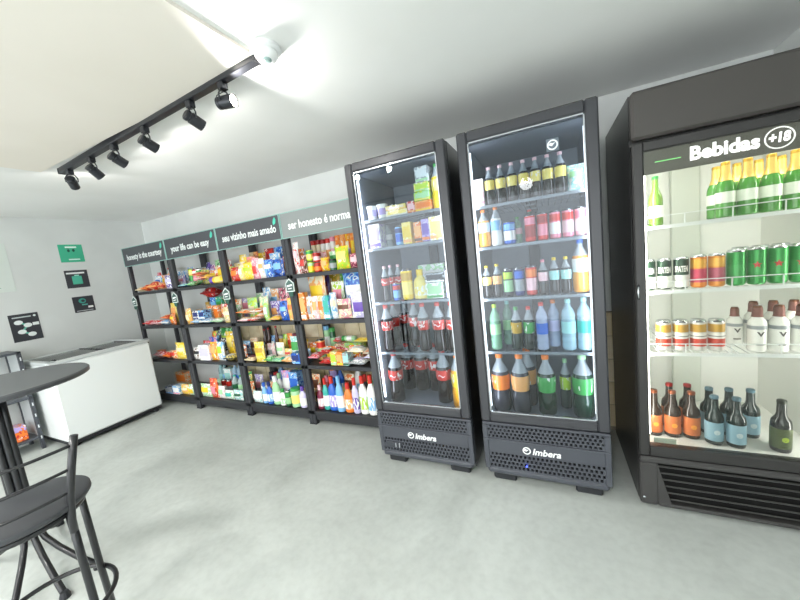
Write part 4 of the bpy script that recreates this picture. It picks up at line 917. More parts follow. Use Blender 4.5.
    ('can', -1.908, 2.294, 1.3582, 0.07, 0.075, 0.07, 'ee7f2d', 'd0342a', 'f5b06a', 'orange can', 'on top shelf of cooler-side rack', None),
    ('pouch', -1.6613, 2.173, 1.3582, 0.0824, 0.11, 0.057, 'f2cf2c', 'ee7f2d', 'f5b06a', 'yellow and orange pouch', 'on top shelf of cooler-side rack', None),
    ('pouch', -1.6774, 2.414, 1.3582, 0.0519, 0.295, 0.0441, 'ee7f2d', 'f5b06a', 'f1e3c0', 'tall orange cookie pouch', 'on top shelf of cooler-side rack', None),
    ('pouch', -1.6247, 2.414, 1.3582, 0.0515, 0.295, 0.0441, 'f5b06a', 'ee7f2d', 'f2cf2c', 'tall orange cookie pouch', 'on top shelf of cooler-side rack', None),
    ('pouch', -1.5721, 2.414, 1.3582, 0.0518, 0.295, 0.0441, 'ee7f2d', 'f2cf2c', 'f1e3c0', 'tall orange cookie pouch', 'on top shelf of cooler-side rack', None),
    ('pouch', -1.5187, 2.414, 1.3582, 0.0528, 0.295, 0.0464, 'ee7f2d', 'f5b06a', 'f2cf2c', 'tall orange cookie pouch', 'on top shelf of cooler-side rack', None),
    ('pouch', -1.4616, 2.414, 1.3582, 0.0594, 0.295, 0.0541, 'f5b06a', '6b3f26', 'f1e3c0', 'tall orange cookie pouch', 'on top shelf of cooler-side rack', None),
    ('pouch', -1.3988, 2.414, 1.3582, 0.0642, 0.295, 0.06, 'ee7f2d', 'f2cf2c', 'f3f3ef', 'tall orange cookie pouch', 'on top shelf of cooler-side rack', None),
    ('jar', -1.5843, 2.178, 1.3582, 0.0627, 0.09, 0.07, '1f5d3a', '22242a', '9aa0a4', 'dark green jar', 'on top shelf of cooler-side rack', None),
    ('pouch', -1.4845, 2.173, 1.3582, 0.13, 0.18, 0.06, 'b6d93a', 'f2cf2c', 'f7e27a', 'lime yellow pouch', 'on top shelf of cooler-side rack', None),
    ('pouch', -1.515, 2.294, 1.3582, 0.08, 0.16, 0.06, 'b5a2dc', '9aa0a4', '7a2440', 'mauve pouch', 'on top shelf of cooler-side rack', None),
    ('pouch', -1.3703, 2.173, 1.3582, 0.0964, 0.11, 0.06, '7a2440', 'ea8fa2', 'f3c6cc', 'maroon pouch', 'on top shelf of cooler-side rack', None),
    ('box', -1.9436, 2.173, 0.9582, 0.0579, 0.24, 0.057, 'ee7f2d', 'f5b06a', 'f3f3ef', 'tall orange carton', 'on second shelf of cooler-side rack', None),
    ('pouch', -1.8983, 2.414, 0.9582, 0.1492, 0.36, 0.06, '7a2440', '6d4fae', 'ea8fa2', 'maroon bag', 'on second shelf of cooler-side rack', None),
    ('pouch', -1.8838, 2.173, 0.9582, 0.0598, 0.2, 0.0541, 'f3f3ef', 'f5b06a', '9aa0a4', 'white pouch', 'on second shelf of cooler-side rack', None),
    ('pouch', -1.8223, 2.173, 0.9582, 0.0597, 0.2, 0.0541, 'f3c6cc', 'f3f3ef', 'f5b06a', 'pale pink pouch', 'on second shelf of cooler-side rack', None),
    ('pouch', -1.875, 2.294, 0.9582, 0.19, 0.362, 0.06, 'f5b06a', 'f1e3c0', 'f2cf2c', 'large yellow-topped bag', 'on second shelf of cooler-side rack', None),
    ('pouch', -1.7594, 2.173, 0.9582, 0.0626, 0.2, 0.057, 'f5b06a', 'f1e3c0', 'ee7f2d', 'orange-cream pouch', 'on second shelf of cooler-side rack', None),
    ('pouch', -1.7638, 2.414, 0.9582, 0.1178, 0.362, 0.06, '9a8a22', 'c39a2e', 'f2cf2c', 'large olive gold bag', 'on second shelf of cooler-side rack', None),
    ('box', -1.6963, 2.183, 0.9582, 0.0613, 0.2, 0.076, '7fb8e6', '3fb0a4', 'f3f3ef', 'light blue carton', 'on second shelf of cooler-side rack', None),
    ('pouch', -1.6322, 2.173, 0.9582, 0.0635, 0.22, 0.057, 'f3f3ef', '7fb8e6', 'f1e3c0', 'white and blue pouch', 'on second shelf of cooler-side rack', None),
    ('pouch', -1.6574, 2.294, 0.9582, 0.1279, 0.3, 0.06, 'f3f3ef', 'b6d93a', 'ea8fa2', 'white and lime bag', 'on second shelf of cooler-side rack', None),
    ('pouch', -1.6346, 2.414, 0.9582, 0.1386, 0.36, 0.06, '3f9d4c', 'b6d93a', 'a6d8a2', 'green bag', 'on second shelf of cooler-side rack', None),
    ('pouch', -1.532, 2.173, 0.9582, 0.1349, 0.16, 0.06, 'f1e3c0', 'ea8fa2', '6b3f26', 'cream and pink pouch', 'on second shelf of cooler-side rack', None),
    ('pouch', -1.4936, 2.294, 0.9582, 0.1979, 0.362, 0.06, '2a63c4', '7fb8e6', 'f3f3ef', 'large blue crisp bag', 'on second shelf of cooler-side rack', None),
    ('pouch', -1.3852, 2.173, 0.9582, 0.1568, 0.21, 0.06, 'cfc9ea', 'f3f3ef', '6d4fae', 'white and purple bag', 'on second shelf of cooler-side rack', None),
    ('jar', -1.9417, 2.414, 0.5582, 0.0579, 0.29, 0.1, 'a6d8a2', '7fb8e6', 'f3f3ef', 'blue-lidded pale jar', 'on third shelf of cooler-side rack', None),
    ('jar', -1.8783, 2.414, 0.5582, 0.0579, 0.27, 0.1, '1f5d3a', '3f9d4c', 'a6d8a2', 'dark green jar', 'on third shelf of cooler-side rack', None),
    ('can', -1.9314, 2.294, 0.5582, 0.0774, 0.2, 0.09, 'f5b06a', 'a6d8a2', 'd0342a', 'orange and green canister', 'on third shelf of cooler-side rack', None),
    ('flat', -1.7952, 2.194, 0.5582, 0.1201, 0.045, 0.1, 'd0342a', '9e2323', 'ea8fa2', 'red flat bag', 'on third shelf of cooler-side rack', None),
    ('flat', -1.9145, 2.194, 0.6032, 0.1088, 0.045, 0.1, 'd0342a', 'ea8fa2', 'f3c6cc', 'second red flat bag of its stack', 'on third shelf of cooler-side rack', None),
    ('flat', -1.7953, 2.194, 0.6482, 0.1221, 0.045, 0.1, 'd0342a', '9e2323', 'f3f3ef', 'uppermost red flat bag of its stack', 'on third shelf of cooler-side rack', None),
    ('box', -1.7017, 2.183, 0.5582, 0.061, 0.12, 0.076, 'f5b06a', 'b6d93a', 'a6d8a2', 'lime and orange carton', 'on third shelf of cooler-side rack', None),
    ('box', -1.6399, 2.186, 0.5582, 0.0598, 0.12, 0.0767, 'ee7f2d', 'f5b06a', 'f2cf2c', 'orange carton', 'on third shelf of cooler-side rack', None),
    ('box', -1.5784, 2.186, 0.5582, 0.0591, 0.11, 0.0808, '9aa0a4', 'a4dcd8', '1f5d3a', 'grey-green carton', 'on third shelf of cooler-side rack', None),
    ('flat', -1.8115, 2.414, 0.6882, 0.0692, 0.05, 0.1, 'f3c6cc', 'd0342a', 'f3f3ef', 'pale pink bag', 'on third shelf of cooler-side rack', None),
    ('box', -1.7908, 2.414, 0.5582, 0.1107, 0.12, 0.085, 'f1e3c0', 'd0342a', 'f3f3ef', 'cream carton', 'on third shelf of cooler-side rack', None),
    ('roll', -1.6979, 2.414, 0.6982, 0.1523, 0.05, 0.05, 'a6d8a2', '3f9d4c', 'f3f3ef', 'green roll', 'on third shelf of cooler-side rack', None),
    ('box', -1.6445, 2.414, 0.5582, 0.1799, 0.13, 0.085, 'a6d8a2', 'b6d93a', 'f7e27a', 'pale green carton', 'on third shelf of cooler-side rack', None),
    ('flat', -1.5415, 2.414, 0.6882, 0.1539, 0.05, 0.1, 'f2cf2c', 'f7e27a', 'f1e3c0', 'yellow bag', 'on third shelf of cooler-side rack', None),
    ('flat', -1.4699, 2.194, 0.5582, 0.1539, 0.055, 0.1, 'f3f3ef', '9aa0a4', 'cfc9ea', 'white flat bag', 'on third shelf of cooler-side rack', None),
    ('flat', -1.3204, 2.194, 0.6142, 0.1428, 0.05, 0.1, 'f3f3ef', 'cfc9ea', '9aa0a4', 'second white flat bag of its stack', 'on third shelf of cooler-side rack', None),
    ('flat', -1.4703, 2.194, 0.6652, 0.1549, 0.045, 0.1, 'f3f3ef', 'f1e3c0', 'f3f3ef', 'uppermost white flat bag of its stack', 'on third shelf of cooler-side rack', None),
    ('jug', -1.9393, 2.191, 0.1312, 0.0659, 0.22, 0.095, '7a2440', 'f3c6cc', 'f3c6cc', 'maroon cleaner bottle', 'on bottom shelf of cooler-side rack', None),
    ('jar', -1.934, 2.414, 0.1312, 0.0725, 0.33, 0.1, 'b5a2dc', 'ee7f2d', 'c39a2e', 'purple orange-lidded jar', 'on bottom shelf of cooler-side rack', None),
    ('jug', -1.93, 2.294, 0.1312, 0.08, 0.27, 0.08, '9e2323', 'ea8fa2', 'f3f3ef', 'dark red cleaner bottle', 'on bottom shelf of cooler-side rack', None),
    ('jug', -1.8729, 2.191, 0.1312, 0.0624, 0.29, 0.095, '3fb0a4', 'd0342a', 'f3f3ef', 'teal cleaner bottle with red cap', 'on bottom shelf of cooler-side rack', None),
    ('jug', -1.7979, 2.191, 0.1312, 0.0827, 0.31, 0.095, '2a63c4', 'd0342a', 'b5a2dc', 'blue cleaner bottle with red cap', 'on bottom shelf of cooler-side rack', None),
    ('jug', -1.857, 2.414, 0.1312, 0.0725, 0.35, 0.1, '2a63c4', '22306e', '7fb8e6', 'tall blue cleaner bottle', 'on bottom shelf of cooler-side rack', None),
    ('jug', -1.847, 2.294, 0.1312, 0.07, 0.25, 0.07, '22306e', '2a63c4', '7fb8e6', 'navy cleaner bottle', 'on bottom shelf of cooler-side rack', None),
    ('jug', -1.7158, 2.183, 0.1312, 0.0762, 0.32, 0.08, '7fb8e6', '7fb8e6', 'f3f3ef', 'light blue cleaner bottle', 'on bottom shelf of cooler-side rack', None),
    ('jug', -1.6323, 2.191, 0.1312, 0.0856, 0.26, 0.095, 'ee7f2d', 'd0342a', 'f5b06a', 'orange cleaner bottle', 'on bottom shelf of cooler-side rack', None),
    ('jug', -1.5543, 2.183, 0.1312, 0.0654, 0.31, 0.08, 'cfc9ea', 'd0342a', '6d4fae', 'lavender cleaner bottle with red cap', 'on bottom shelf of cooler-side rack', None),
    ('jug', -1.657, 2.414, 0.1312, 0.08, 0.37, 0.08, 'f3f3ef', '9e2323', '7fb8e6', 'tall white cleaner bottle with red cap', 'on bottom shelf of cooler-side rack', None),
    ('jug', -1.4796, 2.191, 0.1312, 0.0791, 0.33, 0.095, 'f3f3ef', 'd0342a', 'b6d93a', 'white cleaner bottle with red cap', 'on bottom shelf of cooler-side rack', None),
    ('jug', -1.512, 2.294, 0.1312, 0.07, 0.3, 0.07, '22242a', 'd0342a', '9aa0a4', 'black cleaner bottle', 'on bottom shelf of cooler-side rack', None),
    ('jug', -1.3959, 2.188, 0.1312, 0.0831, 0.34, 0.09, 'f3f3ef', 'd0342a', '7fb8e6', 'white cleaner bottle at the rack end', 'on bottom shelf of cooler-side rack', None),
    ('tub', -1.0459, 1.946, 1.6572, 0.0695, 0.09, 0.072, 'f3f3ef', 'f3f3ef', 'cfc9ea', 'white yoghurt tub', 'on top shelf of narrow cooler beside racks', None),
    ('tub', -0.9697, 1.946, 1.6572, 0.0695, 0.09, 0.072, 'f3f3ef', 'f3f3ef', 'b5a2dc', 'white yoghurt tub', 'on top shelf of narrow cooler beside racks', None),
    ('box', -0.8564, 1.955, 1.6572, 0.15, 0.035, 0.09, 'f1e3c0', 'f7e27a', 'f3f3ef', 'cream tray carton', 'on top shelf of narrow cooler beside racks', None),
    ('box', -0.86, 1.955, 1.6932, 0.14, 0.03, 0.09, 'f7e27a', 'f1e3c0', 'f5b06a', 'pale yellow tray carton', 'on top shelf of narrow cooler beside racks', None),
    ('box', -0.7554, 1.935, 1.6572, 0.05, 0.07, 0.05, 'd0342a', 'f3c6cc', 'f5b06a', 'red carton', 'on top shelf of narrow cooler beside racks', None),
    ('box', -0.6769, 1.955, 1.6572, 0.105, 0.06, 0.09, 'f5b06a', 'ee7f2d', 'f2cf2c', 'orange carton in the stack', 'on top shelf of narrow cooler beside racks', None),
    ('box', -0.6794, 1.955, 1.7182, 0.1, 0.055, 0.09, 'b6d93a', 'a6d8a2', 'f7e27a', 'lime carton in the stack', 'on top shelf of narrow cooler beside racks', None),
    ('box', -0.676, 1.955, 1.7742, 0.095, 0.05, 0.09, 'f7e27a', 'b6d93a', 'a6d8a2', 'yellow carton in the stack', 'on top shelf of narrow cooler beside racks', None),
    ('box', -0.667, 1.952, 1.8252, 0.085, 0.09, 0.085, '9aa0a4', 'dbe4e6', 'a6d8a2', 'pale grey carton topping the stack', 'on top shelf of narrow cooler beside racks', None),
    ('pet', -0.586, 1.942, 1.6572, 0.065, 0.26, 0.065, 'f2cf2c', '3f9d4c', 'f7e27a', 'tall yellow bottle with green cap', 'on top shelf of narrow cooler beside racks', None),
    ('box', -1.033, 1.952, 1.4722, 0.085, 0.155, 0.085, 'f3f3ef', 'b5a2dc', '6d4fae', 'white and purple carton', 'on second shelf of narrow cooler beside racks', None),
    ('water', -1.003, 2.05, 1.4722, 0.06, 0.15, 0.06, 'dbe4e6', '9aa0a4', 'f3f3ef', 'clear bottle', 'on second shelf of narrow cooler beside racks', None),
    ('can', -0.865, 1.938, 1.4722, 0.055, 0.125, 0.055, '7fb8e6', '2a63c4', '22306e', 'light blue can', 'on second shelf of narrow cooler beside racks', None),
    ('box', -0.803, 1.94, 1.4722, 0.06, 0.135, 0.06, 'f7e27a', 'f2cf2c', 'f5b06a', 'yellow juice carton', 'on second shelf of narrow cooler beside racks', None),
    ('box', -0.7292, 1.935, 1.4722, 0.05, 0.125, 0.05, 'ee7f2d', 'f5b06a', '6b3f26', 'orange juice carton', 'on second shelf of narrow cooler beside racks', None),
    ('box', -0.6782, 1.935, 1.4722, 0.05, 0.135, 0.05, 'b5a2dc', '6d4fae', 'ee7f2d', 'purple juice carton', 'on second shelf of narrow cooler beside racks', None),
    ('box', -0.6097, 1.952, 1.4722, 0.085, 0.14, 0.085, 'f3f3ef', 'f7e27a', 'f5b06a', 'white and yellow carton', 'on second shelf of narrow cooler beside racks', None),
    ('cola', -1.006, 1.938, 1.1142, 0.055, 0.235, 0.055, 'cola', 'f3c6cc', 'd0342a', 'small red-label cola bottle', 'on third shelf of narrow cooler beside racks', None),
    ('cola', -1.0166, 2.047, 1.1142, 0.055, 0.235, 0.055, 'cola', 'f3c6cc', 'd0342a', 'small red-label cola bottle', 'on third shelf of narrow cooler beside racks', None),
    ('cola', -0.9563, 2.047, 1.1142, 0.055, 0.235, 0.055, 'cola', 'f3c6cc', 'd0342a', 'small red-label cola bottle', 'on third shelf of narrow cooler beside racks', None),
    ('can', -0.93, 1.936, 1.1142, 0.052, 0.12, 0.052, '2a63c4', '7fb8e6', 'd0342a', 'blue soda can', 'on third shelf of narrow cooler beside racks', None),
    ('can', -0.8553, 1.948, 1.1142, 0.075, 0.21, 0.075, 'f2cf2c', 'f7e27a', 'c39a2e', 'tall yellow can', 'on third shelf of narrow cooler beside racks', None),
    ('jug', -0.7656, 1.958, 1.1142, 0.095, 0.19, 0.095, 'f7e27a', 'f2cf2c', 'f7e27a', 'pale yellow bottle', 'on third shelf of narrow cooler beside racks', None),
    ('box', -0.6591, 1.955, 1.1142, 0.11, 0.1, 0.09, 'f3f3ef', 'a6d8a2', '3f9d4c', 'white and green pack', 'on third shelf of narrow cooler beside racks', None),
    ('box', -0.745, 2.175, 1.1142, 0.19, 0.21, 0.09, 'a6d8a2', 'f3f3ef', 'b6d93a', 'pale green carton', 'on third shelf of narrow cooler beside racks', None),
    ('box', -0.6512, 1.955, 1.2152, 0.13, 0.06, 0.09, '9aa0a4', '22242a', 'f3f3ef', 'grey pack', 'on third shelf of narrow cooler beside racks', None),
    ('box', -0.5677, 1.927, 1.1142, 0.035, 0.17, 0.035, 'cfc9ea', 'f3f3ef', 'b5a2dc', 'lavender carton', 'on third shelf of narrow cooler beside racks', None),
    ('cola', -1.0406, 1.951, 0.7702, 0.082, 0.315, 0.082, 'cola', 'd0342a', 'd0342a', 'large red-label cola bottle', 'on fourth shelf of narrow cooler beside racks', None),
    ('cola', -1.0406, 2.061, 0.7702, 0.082, 0.315, 0.082, 'cola', 'd0342a', 'd0342a', 'large red-label cola bottle', 'on fourth shelf of narrow cooler beside racks', None),
    ('cola', -1.006, 2.171, 0.7702, 0.082, 0.315, 0.082, 'cola', 'd0342a', 'd0342a', 'large red-label cola bottle', 'on fourth shelf of narrow cooler beside racks', None),
    ('cola', -0.88, 2.061, 0.7702, 0.082, 0.315, 0.082, 'cola', 'd0342a', 'd0342a', 'large red-label cola bottle', 'on fourth shelf of narrow cooler beside racks', None),
    ('cola', -0.772, 1.951, 0.7702, 0.082, 0.315, 0.082, 'cola', 'd0342a', 'd0342a', 'large red-label cola bottle', 'on fourth shelf of narrow cooler beside racks', None),
    ('cola', -0.669, 1.951, 0.7702, 0.082, 0.315, 0.082, 'cola', 'd0342a', 'd0342a', 'large red-label cola bottle', 'on fourth shelf of narrow cooler beside racks', None),
    ('cola', -0.579, 1.951, 0.7702, 0.082, 0.315, 0.082, 'cola', 'd0342a', 'd0342a', 'large red-label cola bottle', 'on fourth shelf of narrow cooler beside racks', None),
    ('cola', -1.029, 1.961, 0.3922, 0.102, 0.358, 0.102, 'cola', 'd0342a', 'd0342a', 'two-litre red-label cola bottle', 'on floor of narrow cooler beside racks', None),
    ('cola', -1.03, 2.181, 0.3922, 0.102, 0.358, 0.102, 'cola', 'd0342a', 'd0342a', 'two-litre red-label cola bottle', 'on floor of narrow cooler beside racks', None),
    ('cola', -0.9199, 2.181, 0.3922, 0.102, 0.358, 0.102, 'cola', 'd0342a', 'd0342a', 'two-litre red-label cola bottle', 'on floor of narrow cooler beside racks', None),
    ('cola', -0.8098, 2.181, 0.3922, 0.102, 0.358, 0.102, 'cola', 'd0342a', 'd0342a', 'two-litre red-label cola bottle', 'on floor of narrow cooler beside racks', None),
    ('cola', -0.689, 2.005, 0.3922, 0.102, 0.358, 0.102, 'cola', 'd0342a', 'd0342a', 'two-litre red-label cola bottle', 'on floor of narrow cooler beside racks', None),
    ('pet', -0.579, 1.952, 0.3922, 0.085, 0.355, 0.085, 'f2a51e', 'ee7f2d', 'f2cf2c', 'orange juice bottle', 'on floor of narrow cooler beside racks', None),
    ('box', -0.3408, 1.94, 1.6222, 0.0579, 0.15, 0.057, 'f3f3ef', 'f3c6cc', 'ea8fa2', 'white and pink carton', 'on top shelf of middle cooler', None),
    ('pet', -0.2817, 1.939, 1.6222, 0.054, 0.205, 0.058, 'dark', 'f3c6cc', 'f7e27a', 'dark bottle with yellow label', 'on top shelf of middle cooler', None),
    ('pet', -0.2224, 1.939, 1.6222, 0.054, 0.205, 0.058, 'dark', 'f3c6cc', 'f7e27a', 'dark bottle with yellow label', 'on top shelf of middle cooler', None),
    ('pet', -0.1632, 1.939, 1.6222, 0.054, 0.205, 0.058, 'dark', 'f3c6cc', 'f7e27a', 'dark bottle with yellow label', 'on top shelf of middle cooler', None),
    ('pet', -0.1039, 1.939, 1.6222, 0.054, 0.205, 0.058, 'dark', 'f3c6cc', 'f7e27a', 'dark bottle with yellow label', 'on top shelf of middle cooler', None),
    ('pet', -0.0447, 1.939, 1.6222, 0.054, 0.205, 0.058, 'dark', 'f3c6cc', 'f7e27a', 'dark bottle with yellow label', 'on top shelf of middle cooler', None),
    ('pet', 0.0146, 1.939, 1.6222, 0.054, 0.205, 0.058, 'dark', 'f3c6cc', 'f7e27a', 'dark bottle with yellow label', 'on top shelf of middle cooler', None),
    ('pet', 0.0738, 1.939, 1.6222, 0.054, 0.205, 0.058, 'dark', 'f3c6cc', 'f7e27a', 'dark bottle with yellow label', 'on top shelf of middle cooler', None),
    ('pouch', 0.1454, 1.952, 1.6222, 0.082, 0.13, 0.0808, 'a4dcd8', 'f3f3ef', 'a6d8a2', 'pale teal pouch', 'on top shelf of middle cooler', None),
    ('pet', -0.3332, 1.944, 1.3942, 0.068, 0.21, 0.068, 'f0a63a', 'ee7f2d', 'f3f3ef', 'orange juice bottle', 'on second shelf of middle cooler', None),
    ('pet', -0.2633, 1.94, 1.3942, 0.06, 0.215, 0.06, 'f3f3ef', 'ee7f2d', '7fb8e6', 'white milk bottle with orange cap', 'on second shelf of middle cooler', None),
    ('can', -0.1945, 1.943, 1.3942, 0.066, 0.13, 0.066, '2a63c4', 'f3f3ef', '7fb8e6', 'blue and white can', 'on second shelf of middle cooler', None),
    ('water', -0.16, 2.045, 1.3942, 0.05, 0.15, 0.05, 'a9d3b6', '3f9d4c', 'f3c6cc', 'pale green bottle', 'on second shelf of middle cooler', None),
    ('beer', -0.091, 2.045, 1.3942, 0.05, 0.18, 0.05, '1f5d3a', 'd0342a', 'd0342a', 'dark green bottle', 'on second shelf of middle cooler', None),
    ('can', -0.0864, 1.939, 1.3942, 0.056, 0.15, 0.058, 'd0342a', '9e2323', 'ea8fa2', 'red can', 'on second shelf of middle cooler', None),
    ('can', -0.0246, 1.939, 1.3942, 0.054, 0.15, 0.058, 'd0342a', 'ea8fa2', '9e2323', 'red can', 'on second shelf of middle cooler', None),
    ('can', 0.0363, 1.939, 1.3942, 0.054, 0.15, 0.058, 'ea8fa2', 'f3f3ef', 'd0342a', 'pink and white can', 'on second shelf of middle cooler', None),
    ('can', 0.0965, 1.939, 1.3942, 0.054, 0.15, 0.058, 'ea8fa2', 'f3c6cc', 'd0342a', 'pink and white can', 'on second shelf of middle cooler', None),
    ('can', 0.1568, 1.939, 1.3942, 0.056, 0.15, 0.058, 'f3c6cc', 'f3f3ef', 'ea8fa2', 'pink and white can', 'on second shelf of middle cooler', None),
    ('pet', -0.3396, 1.94, 1.1002, 0.0559, 0.185, 0.06, 'dark', 'f2cf2c', 'f7e27a', 'dark bottle with yellow cap', 'on third shelf of middle cooler', None),
    ('pet', -0.2799, 1.94, 1.1002, 0.0539, 0.19, 0.06, 'dark', 'f2cf2c', 'f5b06a', 'dark bottle with yellow cap', 'on third shelf of middle cooler', None),
    ('can', -0.2211, 1.939, 1.1002, 0.054, 0.165, 0.058, '22242a', 'a6d8a2', 'b6d93a', 'black and green energy can', 'on third shelf of middle cooler', None),
    ('can', -0.1612, 1.94, 1.1002, 0.0559, 0.165, 0.06, '22306e', '9aa0a4', '2a63c4', 'navy energy can', 'on third shelf of middle cooler', None),
    ('can', -0.0979, 1.942, 1.1002, 0.0605, 0.17, 0.065, 'd0342a', 'f3c6cc', 'ee7f2d', 'red and pink can', 'on third shelf of middle cooler', None),
    ('pet', -0.0371, 1.938, 1.1002, 0.0512, 0.19, 0.055, 'dark', 'ea8fa2', 'f3c6cc', 'dark bottle with pink cap', 'on third shelf of middle cooler', None),
    ('pet', 0.0188, 1.938, 1.1002, 0.0512, 0.195, 0.055, 'dark', 'f2cf2c', 'a4dcd8', 'dark bottle with pale teal label', 'on third shelf of middle cooler', None),
    ('pet', 0.0748, 1.938, 1.1002, 0.0512, 0.195, 0.055, 'dark', 'f2cf2c', 'a4dcd8', 'dark bottle with pale teal label', 'on third shelf of middle cooler', None),
    ('pet', 0.1455, 1.951, 1.1002, 0.0791, 0.275, 0.082, 'f2a23a', '2a63c4', 'f3f3ef', 'large orange bottle with blue cap', 'on third shelf of middle cooler', None),
    ('water', -0.313, 1.941, 0.7852, 0.062, 0.27, 0.062, '9fcfae', 'b6d93a', 'a6d8a2', 'pale green bottle with lime cap', 'on fourth shelf of middle cooler', None),
    ('water', -0.254, 2.05, 0.7852, 0.06, 0.27, 0.06, 'a9cdbb', 'a4dcd8', 'a6d8a2', 'pale green bottle with teal cap', 'on fourth shelf of middle cooler', None),
    ('pet', -0.1944, 1.941, 0.7852, 0.062, 0.25, 0.062, '14241c', '3f9d4c', 'c39a2e', 'dark bottle with gold label', 'on fourth shelf of middle cooler', None),
    ('pet', -0.1267, 1.941, 0.7852, 0.062, 0.25, 0.062, '14241c', 'd0342a', '3f9d4c', 'dark bottle with red cap and green label', 'on fourth shelf of middle cooler', None),
    ('water', -0.0589, 1.9401, 0.7852, 0.062, 0.27, 0.062, 'd2dcf0', 'd0342a', '2a63c4', 'red-capped water bottle', 'on fourth shelf of middle cooler', None),
    ('water', 0.0021, 2.0079, 0.7852, 0.062, 0.27, 0.062, 'd2dcf0', 'ee7f2d', 'cfc9ea', 'orange-capped water bottle', 'on fourth shelf of middle cooler', None),
    ('water', 0.0741, 1.945, 0.7852, 0.07, 0.28, 0.07, 'c4e4ee', 'a4dcd8', 'a4dcd8', 'teal-capped water bottle', 'on fourth shelf of middle cooler', None),
    ('water', 0.1503, 1.945, 0.7852, 0.07, 0.285, 0.07, 'c4e4ee', 'a4dcd8', '3fb0a4', 'teal-capped water bottle', 'on fourth shelf of middle cooler', None),
    ('pet', -0.312, 1.964, 0.3922, 0.108, 0.358, 0.108, '3d3c42', 'ee7f2d', 'ee7f2d', 'orange-label soda bottle', 'on floor of middle cooler', None),
    ('pet', -0.1976, 1.9556, 0.3922, 0.104, 0.358, 0.104, '3d3c42', 'ee7f2d', 'f5b06a', 'orange-label soda bottle', 'on floor of middle cooler', None),
    ('pet', -0.1625, 2.0657, 0.3922, 0.1, 0.355, 0.1, '3d3c42', 'ee7f2d', 'f5b06a', 'orange-label soda bottle', 'on floor of middle cooler', None),
    ('pet', -0.0555, 1.959, 0.3922, 0.098, 0.355, 0.098, '17301f', 'ee7f2d', '3f9d4c', 'dark soda bottle with green label', 'on floor of middle cooler', None),
    ('pet', 0.046, 2.0525, 0.3922, 0.06, 0.3, 0.06, '31403a', 'a6d8a2', 'b6d93a', 'slim bottle with lime label', 'on floor of middle cooler', None),
    ('pet', 0.1302, 1.9615, 0.3922, 0.108, 0.36, 0.108, '1d3a2a', 'a6d8a2', '3f9d4c', 'green soda bottle with green label', 'on floor of middle cooler', None),
    ('beer', 0.464, 1.933, 1.3972, 0.055, 0.225, 0.055, '6f9a3a', '3f9d4c', 'f3f3ef', 'lone green beer bottle', 'on top shelf of beer cooler', None),
    ('foil', 0.7121, 1.938, 1.3972, 0.066, 0.235, 0.066, '4a8f38', 'c39a2e', 'e9f0e2', 'gold-foil green beer bottle in front row', 'on top shelf of beer cooler', None),
    ('foil', 0.784, 1.938, 1.3972, 0.066, 0.235, 0.066, '4a8f38', 'c39a2e', 'e9f0e2', 'gold-foil green beer bottle in front row', 'on top shelf of beer cooler', None),
    ('foil', 0.856, 1.938, 1.3972, 0.066, 0.235, 0.066, '4a8f38', 'c39a2e', 'e9f0e2', 'gold-foil green beer bottle in front row', 'on top shelf of beer cooler', None),
    ('foil', 0.9279, 1.938, 1.3972, 0.066, 0.235, 0.066, '4a8f38', 'c39a2e', 'e9f0e2', 'gold-foil green beer bottle in front row', 'on top shelf of beer cooler', None),
    ('foil', 0.7201, 2.048, 1.3972, 0.066, 0.235, 0.066, '4a8f38', 'c39a2e', 'e9f0e2', 'gold-foil green beer bottle in back row', 'on top shelf of beer cooler', None),
    ('foil', 0.792, 2.048, 1.3972, 0.066, 0.235, 0.066, '4a8f38', 'c39a2e', 'e9f0e2', 'gold-foil green beer bottle in back row', 'on top shelf of beer cooler', None),
    ('foil', 0.864, 2.048, 1.3972, 0.066, 0.235, 0.066, '4a8f38', 'c39a2e', 'e9f0e2', 'gold-foil green beer bottle in back row', 'on top shelf of beer cooler', None),
    ('foil', 0.936, 2.048, 1.3972, 0.066, 0.235, 0.066, '4a8f38', 'c39a2e', 'e9f0e2', 'gold-foil green beer bottle in back row', 'on top shelf of beer cooler', None),
    ('foil', 1.0079, 2.048, 1.3972, 0.066, 0.235, 0.066, '4a8f38', 'c39a2e', 'e9f0e2', 'gold-foil green beer bottle in back row', 'on top shelf of beer cooler', None),
    ('can', 0.4306, 1.935, 1.0922, 0.0579, 0.152, 0.06, '24402e', None, None, 'dark green and white beer can', 'on second shelf of beer cooler', 'spaten'),
    ('can', 0.4929, 1.935, 1.0922, 0.0559, 0.152, 0.06, '24402e', None, None, 'dark green and white beer can', 'on second shelf of beer cooler', 'spaten'),
    ('can', 0.5562, 1.935, 1.0922, 0.0579, 0.152, 0.06, '24402e', None, None, 'dark green and white beer can', 'on second shelf of beer cooler', 'spaten'),
    ('can', 0.6197, 1.935, 1.0922, 0.0579, 0.155, 0.06, 'e58a34', 'c33f5a', 'e8a93a', 'orange and pink beer can', 'on second shelf of beer cooler', None),
    ('can', 0.6834, 1.935, 1.0922, 0.0579, 0.155, 0.06, 'e0933c', 'b5566a', 'eab04a', 'orange and pink beer can', 'on second shelf of beer cooler', None),
    ('can', 0.8158, 1.936, 1.0922, 0.0598, 0.168, 0.062, '3a9a4c', '45a556', None, 'green beer can with red star', 'on second shelf of beer cooler', 'star'),
    ('can', 0.8823, 1.936, 1.0922, 0.0598, 0.168, 0.062, '3a9a4c', '45a556', None, 'green beer can with red star', 'on second shelf of beer cooler', 'star'),
    ('can', 0.9497, 1.936, 1.0922, 0.062, 0.168, 0.062, '3a9a4c', '45a556', None, 'green beer can with red star', 'on second shelf of beer cooler', 'star'),
    ('can', 0.7489, 1.936, 1.0922, 0.062, 0.165, 0.062, '3a9a4c', '45a556', None, 'green beer can turned sideways', 'on second shelf of beer cooler', None),
